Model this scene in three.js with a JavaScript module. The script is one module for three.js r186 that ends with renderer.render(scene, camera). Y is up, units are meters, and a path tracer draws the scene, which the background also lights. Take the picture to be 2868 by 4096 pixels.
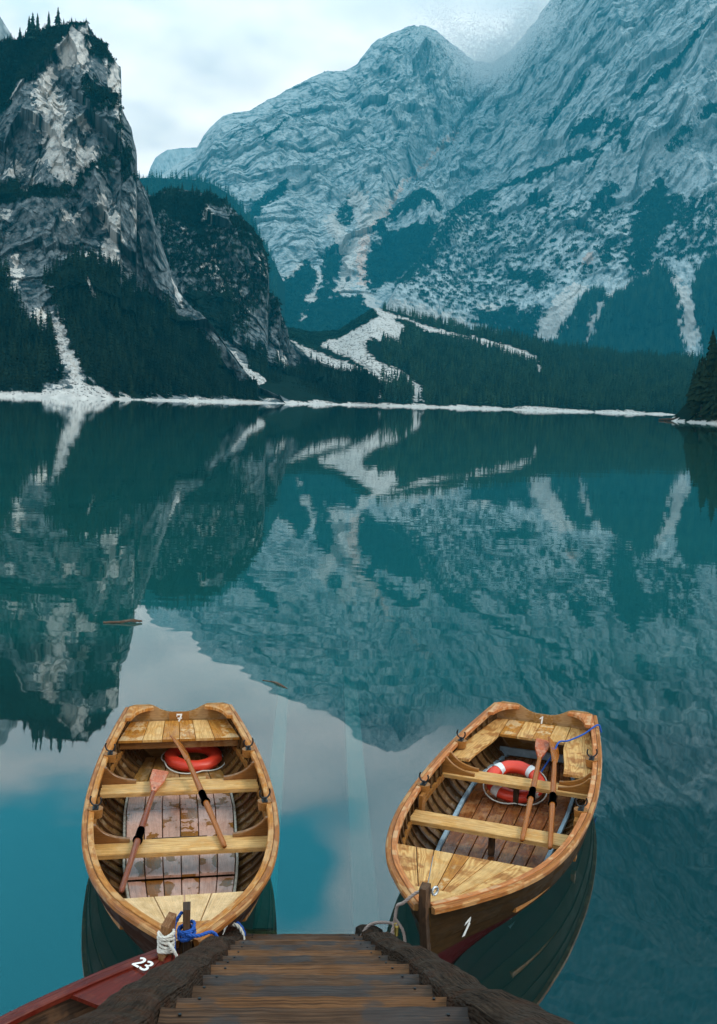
import * as THREE from 'three';
import { mergeGeometries } from 'three/addons/utils/BufferGeometryUtils.js';
import { TextGeometry } from 'three/addons/geometries/TextGeometry.js';
import { FontLoader } from 'three/addons/loaders/FontLoader.js';
import { RoundedBoxGeometry } from 'three/addons/geometries/RoundedBoxGeometry.js';
import { createNoise3D } from 'simplex-noise';

// ---------------------------------------------------------------- helpers: random numbers and noise
function seeded(seed) {
  let s = seed >>> 0;
  return () => { s = (s + 0x6d2b79f5) | 0; let t = Math.imul(s ^ (s >>> 15), 1 | s); t = (t + Math.imul(t ^ (t >>> 7), 61 | t)) ^ t; return ((t ^ (t >>> 14)) >>> 0) / 4294967296; };
}
const noise = createNoise3D(seeded(7));
const rad = THREE.MathUtils.degToRad, lerp = THREE.MathUtils.lerp, clamp = THREE.MathUtils.clamp, smooth = THREE.MathUtils.smoothstep;
function fbm(x, y, z, octaves = 4, gain = 0.5) {
  let sum = 0, a = 1, total = 0;
  for (let i = 0; i < octaves; i++) { sum += a * noise(x, y, z); total += a; x *= 2.03; y *= 2.03; z *= 2.03; a *= gain; }
  return sum / total;
}
function table(x, xs, ys) {
  if (x <= xs[0]) return ys[0];
  for (let i = 1; i < xs.length; i++) if (x <= xs[i]) return lerp(ys[i - 1], ys[i], (x - xs[i - 1]) / (xs[i] - xs[i - 1]));
  return ys[ys.length - 1];
}

// ---------------------------------------------------------------- camera
const scene = new THREE.Scene();
const camera = new THREE.PerspectiveCamera(54.43, 717 / 1024, 0.1, 9000);
camera.position.set(0, 3.3, 0);
camera.rotation.order = 'YXZ';
camera.rotation.set(rad(-6.34), 0, rad(1.8));

// ---------------------------------------------------------------- sky: broken high overcast, brighter overhead, blue in the gaps
function makeSky() {
  const W = 2048, H = 1024, data = new Float32Array(W * H * 4);
  for (let row = 0; row < H; row++) {
    const el = ((row + 0.5) / H - 0.5) * Math.PI, y = Math.sin(el), c = Math.cos(el);
    const lum = 1.06 + 0.85 * Math.max(0, y);
    for (let col = 0; col < W; col++) {
      const az = ((col + 0.5) / W - 0.5) * 2 * Math.PI, x = Math.cos(az) * c, z = Math.sin(az) * c;
      const k = 1 / (Math.max(y, 0.02) + 0.22), cx = x * k, cz = z * k;
      const big = fbm(cx * 0.9 + 3.1, 0.7, cz * 0.9 - 1.7, 5, 0.55), fine = fbm(cx * 3.3, 4.2, cz * 3.3, 4, 0.5);
      // the layer is closed low down and opens into gaps higher up
      const px = (Math.atan2(x, -z) * 180) / Math.PI, pe = (el * 180) / Math.PI;
      const gapA = Math.exp(-(((px + 16) / 10.5) ** 2) - ((pe - 32) / 9) ** 2), gapB = Math.exp(-(((px + 2.5) / 2.6) ** 2) - ((pe - 26) / 3.2) ** 2);
      const cover = smooth(big * 0.85 + fine * 0.3 + 0.6 - 1.5 * gapA - 0.75 * gapB - 0.22 * smooth(pe, 30, 60), -0.25, 0.35) * (1 - 0.28 * smooth(pe, 16, 26));   // the veil is thin higher up and blue shines through
      const shade = 0.97 + 0.26 * big + 0.36 * fine;
      const cloud = [1.0 * lum * shade, 0.975 * lum * (0.12 + 0.88 * shade), 0.965 * lum * (0.22 + 0.78 * shade)];
      const blue = [0.10, 0.78, 1.05];
      const o = (row * W + col) * 4;
      for (let i = 0; i < 3; i++) data[o + i] = y > 0 ? lerp(blue[i], cloud[i], cover) : 0.4;
      data[o + 3] = 1;
    }
  }
  const t = new THREE.DataTexture(data, W, H, THREE.RGBAFormat, THREE.FloatType);
  t.mapping = THREE.EquirectangularReflectionMapping;
  t.magFilter = THREE.LinearFilter;
  t.needsUpdate = true;
  return t;
}
scene.background = makeSky();
scene.environment = scene.background;

// the sun, veiled by cloud, high behind the right shoulder
const sun = new THREE.DirectionalLight(new THREE.Color(1.0, 0.91, 0.78), 1.5);
sun.position.set(380, 420, 130);
sun.shadow.radius = 26;
sun.castShadow = true;
sun.shadow.mapSize.set(2048, 2048);
Object.assign(sun.shadow.camera, { left: -900, right: 900, top: 900, bottom: -900, near: 1, far: 4000 });
scene.add(sun, sun.target);

// air: distant slopes fade to blue
scene.fog = new THREE.FogExp2(new THREE.Color(0.04, 0.68, 1.0), 0.000092);

const renderer = new THREE.WebGLRenderer({ antialias: true });
renderer.toneMapping = THREE.LinearToneMapping;
renderer.toneMappingExposure = 1.1;
renderer.shadowMap.enabled = true;

// ---------------------------------------------------------------- naming helpers
const used = new Map();
function numbered(name) { const n = used.get(name) ?? 0; used.set(name, n + 1); return n ? name + '_' + String(n).padStart(3, '0') : name; }
function shadows(o) { o.castShadow = o.receiveShadow = true; return o; }
function thing(name, label, category, group) {
  const o = new THREE.Group(); o.name = numbered(name); scene.add(o);
  o.userData = { label, category }; if (group) o.userData.group = group;
  return o;
}
function part(name, geometry, material, parent, label) {
  const m = shadows(new THREE.Mesh(geometry, material)); m.name = name; parent.add(m);
  if (label) m.userData.label = label;
  return m;
}
function single(name, geometry, material, label, category, group) {
  const m = shadows(new THREE.Mesh(geometry, material)); m.name = numbered(name); scene.add(m);
  m.userData = { label, category }; if (group) m.userData.group = group;
  return m;
}
function setting(name, geometry, material, label, category) {
  const m = shadows(new THREE.Mesh(geometry, material)); m.name = numbered(name); scene.add(m);
  m.userData = { kind: 'structure', label, category };
  return m;
}
function stuff(name, mesh, label, category) { mesh.name = numbered(name); shadows(mesh); scene.add(mesh); mesh.userData = { kind: 'stuff', label, category }; return mesh; }
const linear = (r, g, b) => new THREE.Color().setRGB(r, g, b);

const profiles = {main: [[0,0.06,0.15,0.3,0.5,0.75,1],[0,0.16,0.3,0.46,0.62,0.82,1]], lin: [[0,1],[0,1]], cliff: [[0,0.1,0.3,0.45,0.6,0.8,1],[0,0.2,0.5,0.66,0.77,0.89,1]], hill: [[0,0.5,1],[0,0.4,1]]};
const massif_survey = [[-14.56,2682,91.4,4194,728.1],[-12.91,2639,94.5,4296,808.2],[-9.58,2553,100.9,4500,1060.8],[-9.23,2544,101.6,4512,1121.5],[-8.87,2534,102.3,4523,1163.7],[-8.15,2516,103.6,4547,1224.3],[-7.55,2501,104.8,4567,1247.9],[-6.70,2479,106.4,4594,1269.3],[-5.98,2461,107.7,4617,1315.5],[-4.77,2430,110.0,4657,1386.1],[-3.31,2479,121.4,4703,1456.6],[-2.46,2507,128.1,4731,1491.7],[-1.48,2539,135.7,4762,1503.0],[-0.87,2560,140.5,4782,1542.5],[-0.52,2572,143.3,4793,1592.6],[-0.05,2588,147.1,4809,1642.5],[0.79,2592,145.4,4837,1695.3],[2.00,2572,134.0,4898,1751.0],[2.98,2556,124.9,4973,1781.2],[3.73,2544,118.0,5030,1769.3],[4.73,2528,108.9,5106,1729.5],[5.62,2514,100.9,5172,1688.4],[6.47,2500,92.9,5136,1680.8],[7.63,2500,81.4,4977,1704.7],[8.77,2500,70.0,4818,1745.8],[9.67,2500,68.7,4691,1791.8],[10.98,2500,66.7,4500,1857.8],[13.15,2500,63.3,4412,2018.7],[15.28,2500,60.0,4325,2130.4],[17.52,2500,56.4,4230,2223.5],[20.43,2500,51.7,4150,2271.1],[27.31,2500,50.0,4150,2226.1],[34.30,2500,50.0,4150,2086.6]];
const massif_patches = [
  ['dark',0.92,1,[[9.75,1.016],[18.09,0.622],[26.25,0.576],[35.57,1.181],[8.86,1.3]]],
  ['veg',0.85,1,[[1.1,0.386],[2,0.394],[3.16,0.394],[3.92,0.377],[3.98,0.357],[3.2,0.345],[2.21,0.34],[1.54,0.346],[1.04,0.36]]],
  ['veg',1,1,[[0.41,0.315],[0.72,0.345],[0.97,0.344],[1.16,0.297],[1.57,0.301],[2.41,0.296],[3.24,0.289],[4.02,0.305],[4,0.279],[3.69,0.254],[2.96,0.218],[2.16,0.185],[1.51,0.165],[0.85,0.153],[0.28,0.133],[0.01,0.163],[0.1,0.219],[0.23,0.269],[0.77,0.272]]],
  ['veg',1,0.6,[[-1.98,0.338],[-1.73,0.335],[-1.34,0.295],[-1.29,0.265],[-1.71,0.288],[-1.97,0.317]]],
  ['veg',1,0.8,[[-2.22,0.305],[-1.88,0.298],[-1.49,0.268],[-1.44,0.234],[-1.66,0.195],[-1.91,0.182],[-2.33,0.196],[-2.43,0.232],[-2.37,0.274]]],
  ['veg',1,1,[[-3.52,0.261],[-3.18,0.253],[-2.83,0.208],[-2.78,0.182],[-3.14,0.159],[-3.47,0.145],[-3.04,0.124],[-2.71,0.13],[-2.56,0.163],[-2.24,0.188],[-1.81,0.165],[-2.13,0.127],[-1.64,0.148],[-0.79,0.114],[-0.38,0.128],[-0.03,0.096],[0.83,0.069],[-0.41,0.043],[-1.4,0.031],[-3.21,-0.024],[-5.22,-0.018],[-4.79,0.138],[-5.05,0.18],[-4.57,0.198],[-3.92,0.232]]],
  ['veg',1,0.6,[[-3.74,0.291],[-3.28,0.285],[-3.1,0.257],[-3.44,0.262]]],
  ['veg',0.5,1,[[-1.21,0.443],[-0.91,0.411],[-0.85,0.37],[-1.25,0.35],[-1.51,0.378],[-1.69,0.424]]],
  ['veg',0.95,1,[[-5.9,0.521],[-5.25,0.532],[-4.37,0.554],[-4.44,0.535],[-5.09,0.515],[-5.57,0.493],[-5.89,0.49]]],
  ['veg',0.7,0.5,[[-5.95,0.728],[-5.31,0.765],[-4.19,0.799],[-3.05,0.776],[-3.45,0.757],[-4.19,0.789],[-5.23,0.754],[-5.87,0.717]]],
  ['veg',0.7,1.5,[[1.54,0.117],[2.5,0.172],[4.11,0.248],[4.88,0.33],[5.59,0.39],[6.44,0.46],[7.29,0.474],[7.31,0.446],[6.49,0.394],[5.7,0.346],[4.54,0.239],[3.34,0.167],[2.54,0.125],[2.06,0.104]]],
  ['veg',0.34,1.5,[[1.72,0.103],[3.34,0.167],[4.54,0.239],[6.49,0.394],[7.34,0.419],[7.67,0.08],[4.26,0.081],[2.58,0.08]]],
  ['veg',1,1,[[5.96,0.423],[6.43,0.463],[7.73,0.479],[8.36,0.486],[9.31,0.491],[10.43,0.473],[11.87,0.439],[12.05,0.417],[12.68,0.409],[13.44,0.418],[13.51,0.398],[13.17,0.392],[12.08,0.401],[11.61,0.402],[10.82,0.407],[10.04,0.398],[9.24,0.4],[8.02,0.419],[6.78,0.439]]],
  ['veg',0.9,1,[[11.02,0.503],[11.63,0.509],[12.57,0.494],[12.92,0.464],[12.15,0.465],[11.51,0.48],[10.89,0.485]]],
  ['veg',0.95,1,[[12.86,0.449],[13.3,0.464],[13.85,0.453],[13.57,0.437],[13.12,0.427],[12.72,0.44]]],
  ['veg',0.95,0.8,[[13.62,0.403],[14.08,0.401],[14.11,0.383],[13.88,0.381],[14.15,0.356],[13.86,0.346],[13.67,0.366]]],
  ['veg',0.8,0.5,[[9.28,0.622],[10.29,0.617],[11.5,0.628],[11.81,0.623],[10.91,0.609],[9.99,0.605]]],
  ['veg',0.9,0.6,[[11.89,0.363],[12.42,0.374],[12.72,0.383],[12.88,0.377],[12.2,0.363]]],
  ['veg',0.75,1.2,[[12.24,0.282],[12.83,0.306],[13.28,0.32],[13.54,0.305],[13.27,0.276],[12.75,0.254]]],
  ['veg',0.9,1.4,[[14.55,0.255],[15.13,0.276],[15.95,0.292],[16.15,0.267],[16.95,0.246],[16.53,0.229],[16.91,0.194],[14.72,0.206],[15.11,0.244]]],
  ['veg',0.7,1.3,[[8.78,0.38],[9.93,0.35],[10.21,0.32],[9.83,0.306],[9.15,0.337]]],
  ['veg',0.9,0.8,[[17.32,0.361],[17.9,0.369],[18.53,0.38],[18.56,0.37],[17.77,0.36]]],
  ['veg',0.8,1,[[15.89,0.324],[16.45,0.346],[17.12,0.351],[16.99,0.34],[16.27,0.325]]],
  ['veg',0.8,0.6,[[13.95,0.488],[15.29,0.502],[16.89,0.517],[18.15,0.548],[18.22,0.542],[16.98,0.507],[15.45,0.49],[14.28,0.469]]],
  ['veg',0.75,1.5,[[14.32,0.168],[14.69,0.223],[15.19,0.245],[16.44,0.236],[16.58,0.204],[15.86,0.179],[15.77,0.149],[16.11,0.136],[14.8,0.121],[14.36,0.145]]],
  ['veg',0.5,1.5,[[16.51,0.235],[18.87,0.225],[19.07,0.141],[18.27,0.133],[16.71,0.141],[16.5,0.204]]],
  ['veg',0.8,1.2,[[12.96,0.175],[13.32,0.196],[13.72,0.191],[13.53,0.167],[13.01,0.144]]],
  ['veg',0.27,1.5,[[6.01,0.365],[14.64,0.25],[14.32,0.168],[13.03,0.135],[11.5,0.133],[9.58,0.108],[6.24,0.102]]],
  ['forest',1,0.7,[[13.24,0.109],[12.35,0.11],[11.88,0.099],[11.59,0.079],[10.64,0.06],[10.33,0.049],[9.69,0.033],[12.33,0.033],[12.45,0.057],[12.56,0.081],[13.26,0.097]]],
  ['forest',1,0.7,[[14.8,0.121],[16.03,0.136],[16.76,0.121],[17.07,0.088],[17.43,0.067],[17.49,0.043],[18,0.028],[17.92,-0.024],[9.83,-0.044],[8.9,0.006],[10.33,0.049],[12.31,0.043],[12.77,0.057],[13.13,0.082],[13.89,0.102]]],
  ['forest',1,0.7,[[17.99,0.12],[18.64,0.137],[20.51,0.139],[20.96,-0.013],[18.14,-0.017],[18.06,0.035],[18.65,0.043],[18.13,0.067],[17.98,0.095]]],
  ['veg',1,1,[[7.68,0.176],[8.59,0.175],[9.18,0.161],[9.76,0.163],[9.9,0.147],[9.54,0.136],[8.87,0.151],[8.03,0.155]]],
  ['veg',0.85,1,[[6.25,0.088],[7.6,0.091],[8.33,0.11],[8.78,0.092],[10.1,0.094],[9.63,0.073],[9.84,0.044],[7.81,0.058],[6.28,0.068]]],
  ['veg',1,1,[[-6.78,0.46],[-6.22,0.525],[-5.13,0.545],[-4.49,0.557],[-4.36,0.549],[-5,0.532],[-5.76,0.492],[-6.39,0.441]]],
  ['scree',0.95,0.7,[[11.84,0.129],[12.33,0.123],[12.03,0.106],[11.64,0.1],[11.58,0.084],[10.97,0.06],[10.33,0.049],[9.65,0.061],[9.48,0.064],[10.1,0.088],[10.88,0.114]]],
  ['scree',0.95,0.5,[[13.32,0.106],[13.88,0.105],[14.72,0.122],[14.81,0.12],[13.97,0.102],[13.13,0.082],[12.75,0.067],[12.69,0.057],[12.31,0.043],[12.44,0.06],[12.49,0.077],[13.11,0.092]]],
  ['scree',0.9,0.8,[[16.11,0.136],[16.83,0.123],[17.02,0.109],[17.97,0.097],[17.92,0.087],[18.11,0.075],[18.24,0.055],[18.05,0.037],[17.87,0.049],[17.49,0.045],[17.52,0.063],[17.15,0.085],[16.9,0.094],[17.04,0.098]]],
  ['scree',0.8,0.8,[[15.18,0.132],[15.94,0.139],[15.66,0.126],[15.26,0.127]]],
  ['scree',0.9,0.8,[[6.24,0.099],[6.74,0.105],[7.59,0.098],[7.02,0.085]]],
  ['pink',0.8,0.6,[[11.69,0.169],[12.56,0.174],[12.43,0.161],[11.86,0.162]]],
  ['scree',0.97,0.8,[[-0.54,0.247],[-0.8,0.135],[-1.47,0.138],[-1.8,0.149],[-1.35,0.224],[-1.29,0.265],[-1.97,0.317],[-2.24,0.35],[-2.43,0.399],[-1.77,0.419],[-1.42,0.372],[-0.89,0.297],[-0.57,0.313],[-0.77,0.376],[-1.3,0.461],[-1.31,0.477],[-0.98,0.485],[0.02,0.428],[0.04,0.376],[-0.27,0.357],[0.22,0.352],[0.69,0.385],[1.16,0.435],[1.64,0.45],[1.5,0.415],[1.12,0.364],[0.65,0.325],[0.09,0.306],[0.11,0.261],[-0.03,0.22],[0.01,0.16],[0.2,0.131],[0.89,0.089],[1.74,0.079],[2.59,0.074],[5.45,0.073],[6.79,0.069],[-1.23,0.025],[0.74,0.067],[-0.03,0.096],[-0.39,0.145]]],
  ['pink',0.62,0.7,[[-0.53,0.23],[-0.56,0.285],[0.24,0.321],[0.95,0.374],[1.49,0.433],[1.95,0.484],[2.65,0.541],[3.29,0.577],[3.84,0.623],[4.79,0.718],[4.87,0.711],[4.01,0.613],[3.14,0.549],[2.27,0.498],[1.73,0.436],[1.12,0.364],[0.41,0.315],[0.1,0.283],[0.05,0.219],[0.01,0.156],[-0.32,0.164]]],
  ['scree',0.9,0.5,[[-3.61,0.282],[-3.52,0.261],[-3.92,0.237],[-4.57,0.202],[-5.14,0.186],[-4.82,0.214],[-4.17,0.23]]],
  ['scree',0.9,0.5,[[-3.18,0.253],[-2.93,0.236],[-2.42,0.214],[-2.33,0.192],[-2.65,0.164],[-2.63,0.13],[-3.28,0.113],[-3.47,0.145],[-2.97,0.154],[-2.73,0.177],[-2.79,0.204]]],
  ['scree',0.9,0.5,[[-3.37,0.113],[-3.27,0.084],[-3.51,0.074],[-3.68,0.079],[-3.52,0.094]]],
];
const buttress_line = [[1.06,0.082],[1.77,0.14],[3.21,0.225],[4.4,0.317],[5.59,0.417],[6.55,0.455],[9.17,0.464],[12.23,0.426],[15.59,0.444],[18.22,0.543]];
const upper_wall_survey = [[9.14,4700,1000.0,5150,1844.2],[9.50,4700,1000.0,5150,1926.1],[9.74,4700,1000.0,5150,2089.8],[9.97,4700,1000.0,5150,2333.2],[10.18,4700,1000.0,5150,2693.3],[10.36,4700,1000.0,5150,3086.1],[10.87,4700,1000.0,5150,3430.1],[13.49,4700,1000.0,5150,3516.8],[16.89,4700,1000.0,5150,3543.8],[19.83,4700,1000.0,5150,3564.6],[26.66,4700,1000.0,5150,3474.1],[33.61,4700,1000.0,5150,3257.5]];
const upper_wall_patches = [
];
const far_peak_survey = [[-14.09,5000,280.0,5600,1089.7],[-12.20,5000,280.0,5600,1154.8],[-12.02,5000,280.0,5600,1209.3],[-11.74,5000,280.0,5600,1264.4],[-11.14,5000,280.0,5600,1305.8],[-10.54,5000,280.0,5600,1317.1],[-9.58,5000,280.0,5600,1328.6],[-7.64,5000,280.0,5600,1332.0],[-5.18,5000,280.0,5600,1334.0]];
const far_peak_patches = [
];
const far_hill_survey = [[-14.56,2300,110.0,2900,578.2],[-13.15,2300,110.0,2900,591.1],[-12.20,2300,110.0,2900,599.6],[-10.53,2300,110.0,2900,602.2],[-9.56,2300,110.0,2900,601.9],[-8.58,2300,110.0,2900,592.9],[-7.60,2300,110.0,2900,564.3],[-6.59,2300,110.0,2900,505.9],[-5.56,2300,110.0,2900,422.2],[-4.52,2300,110.0,2900,325.0]];
const far_hill_patches = [
  ['forest',1,1,[[-14.61,1.199],[-3.88,1.3],[-3.63,0.181],[-14.58,0.036]]],
];
const valley_survey = [[-7.94,694,-1.2,1292,43.0],[-5.47,738,-1.2,1333,95.6],[-4.47,756,-1.2,1350,97.7],[-2.95,797,-1.2,1381,95.1],[-1.44,841,-1.2,1413,100.3],[-0.44,871,-1.2,1434,119.4],[0.42,896,-1.2,1452,136.1],[0.80,903,-1.2,1460,138.4],[1.56,912,-1.2,1459,134.4],[3.34,934,-1.2,1456,122.7],[5.87,955,-1.2,1452,110.7],[8.39,965,-1.2,1447,99.3],[10.87,975,-1.2,1443,87.9],[14.51,980,-1.2,1437,75.9],[19.36,980,-1.2,1428,68.6],[23.57,980,-1.2,1420,67.0],[33.31,980,-1.2,1420,69.5]];
const valley_patches = [
  ['forest',1,0.6,[[-10.45,1.3],[-4.49,1.3],[0.81,0.931],[5.87,1.026],[10.87,1.031],[23.54,1.254],[23.81,-0.094],[-10.38,-0.2]]],
  ['veg',0.9,1,[[-4.39,1.3],[-0.17,1.3],[0.77,0.853],[-0.13,0.837],[-1.94,0.822],[-2.49,0.711],[-3.05,0.644],[-4.27,0.811]]],
  ['scree',0.97,0.5,[[-0.19,1.3],[0.52,1.285],[0.76,1.005],[1.26,0.954],[2.68,0.942],[4.1,0.896],[6.28,0.855],[6.29,0.783],[4.76,0.754],[3.55,0.806],[2.4,0.881],[1.62,0.863],[2.55,0.835],[2.01,0.664],[2.1,0.546],[1.31,0.571],[0.05,0.546],[0.21,0.438],[0.86,0.34],[2.08,0.3],[2.73,0.246],[3.53,0.149],[3.49,0.047],[2.92,0.043],[2.82,0.171],[1.81,0.228],[1.23,0.281],[-0.06,0.339],[-0.49,0.401],[-1.21,0.538],[-1.71,0.622],[-2.42,0.689],[-2.5,0.734],[-1.94,0.822],[-0.82,0.834],[0.15,0.813],[0.85,0.855]]],
  ['scree',0.97,0.5,[[-4.27,0.787],[-3.77,0.72],[-3.05,0.644],[-2.2,0.565],[-1.06,0.441],[0.1,0.252],[0.25,0.206],[-0.75,0.245],[-1.31,0.281],[-1.75,0.391],[-2.47,0.439],[-3.19,0.558]]],
  ['scree',0.6,0.8,[[0.86,0.34],[1.23,0.281],[2.1,0.201],[1.41,0.123],[0.93,0.049],[0.89,0.193],[0.39,0.233],[-0.06,0.339]]],
  ['scree',0.95,0.5,[[5.93,0.904],[6.28,0.893],[7.13,0.863],[8.23,0.847],[9.68,0.739],[10.1,0.708],[9.69,0.635],[9.03,0.605],[7.83,0.696],[6.8,0.768],[5.95,0.81]]],
  ['scree',0.95,0.5,[[9.46,0.529],[9.86,0.618],[10.31,0.469],[9.89,0.477]]],
  ['scree',0.9,0.3,[[10.34,0.771],[11.18,0.745],[11.17,0.721],[10.35,0.743]]],
  ['scree',0.9,0.3,[[13.41,0.652],[14.48,0.563],[14.45,0.536],[13.58,0.616]]],
  ['scree',0.7,0.6,[[16.37,0.773],[17.07,0.811],[16.62,0.666]]],
  ['veg',0.8,0.6,[[0.05,0.561],[0.82,0.567],[0.61,0.527],[0.26,0.508]]],
  ['veg',0.85,0.6,[[1.62,0.882],[2.4,0.901],[3.55,0.806],[4.75,0.811],[5.53,0.793],[4.76,0.735],[3.42,0.744],[1.98,0.851]]],
];
const crag_survey = [[-52.77,420,-1.2,760,103.6],[-45.18,474,-1.2,835,171.6],[-36.70,520,-1.2,900,236.1],[-28.32,600,-1.2,994,298.0],[-24.99,600,-1.2,980,300.9],[-21.89,600,-1.2,968,301.6],[-19.74,600,-1.2,960,301.6],[-18.86,600,-1.2,952,304.1],[-17.98,600,-1.2,944,306.5],[-16.86,600,-1.2,934,309.4],[-16.18,600,-1.2,928,312.5],[-15.39,605,-1.2,921,313.2],[-15.20,607,-1.2,919,306.5],[-14.93,610,-1.2,917,302.0],[-14.35,615,-1.2,913,294.3],[-14.28,616,-1.2,912,287.7],[-13.84,620,-1.2,909,283.0],[-13.60,622,-1.2,907,277.4],[-13.57,622,-1.2,907,246.4],[-13.48,623,-1.2,906,241.9],[-13.29,625,-1.2,905,235.2],[-13.05,627,-1.2,903,227.8],[-12.93,628,-1.2,902,218.5],[-12.76,630,-1.2,901,208.1],[-12.73,630,-1.2,900,187.1],[-12.20,635,-1.2,877,166.6],[-11.83,638,-1.2,860,144.2],[-11.33,642,-1.2,852,121.9],[-10.83,647,-1.2,845,99.9],[-10.46,650,-1.2,839,85.3],[-9.71,660,-1.2,827,72.3],[-8.71,674,-1.2,812,57.7],[-7.96,685,-1.2,800,44.5],[-6.94,699,-1.2,784,27.2],[-5.91,713,-1.2,768,13.7],[-4.38,744,-1.2,769,3.9],[-3.74,759,-1.2,775,1.1]];
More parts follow.
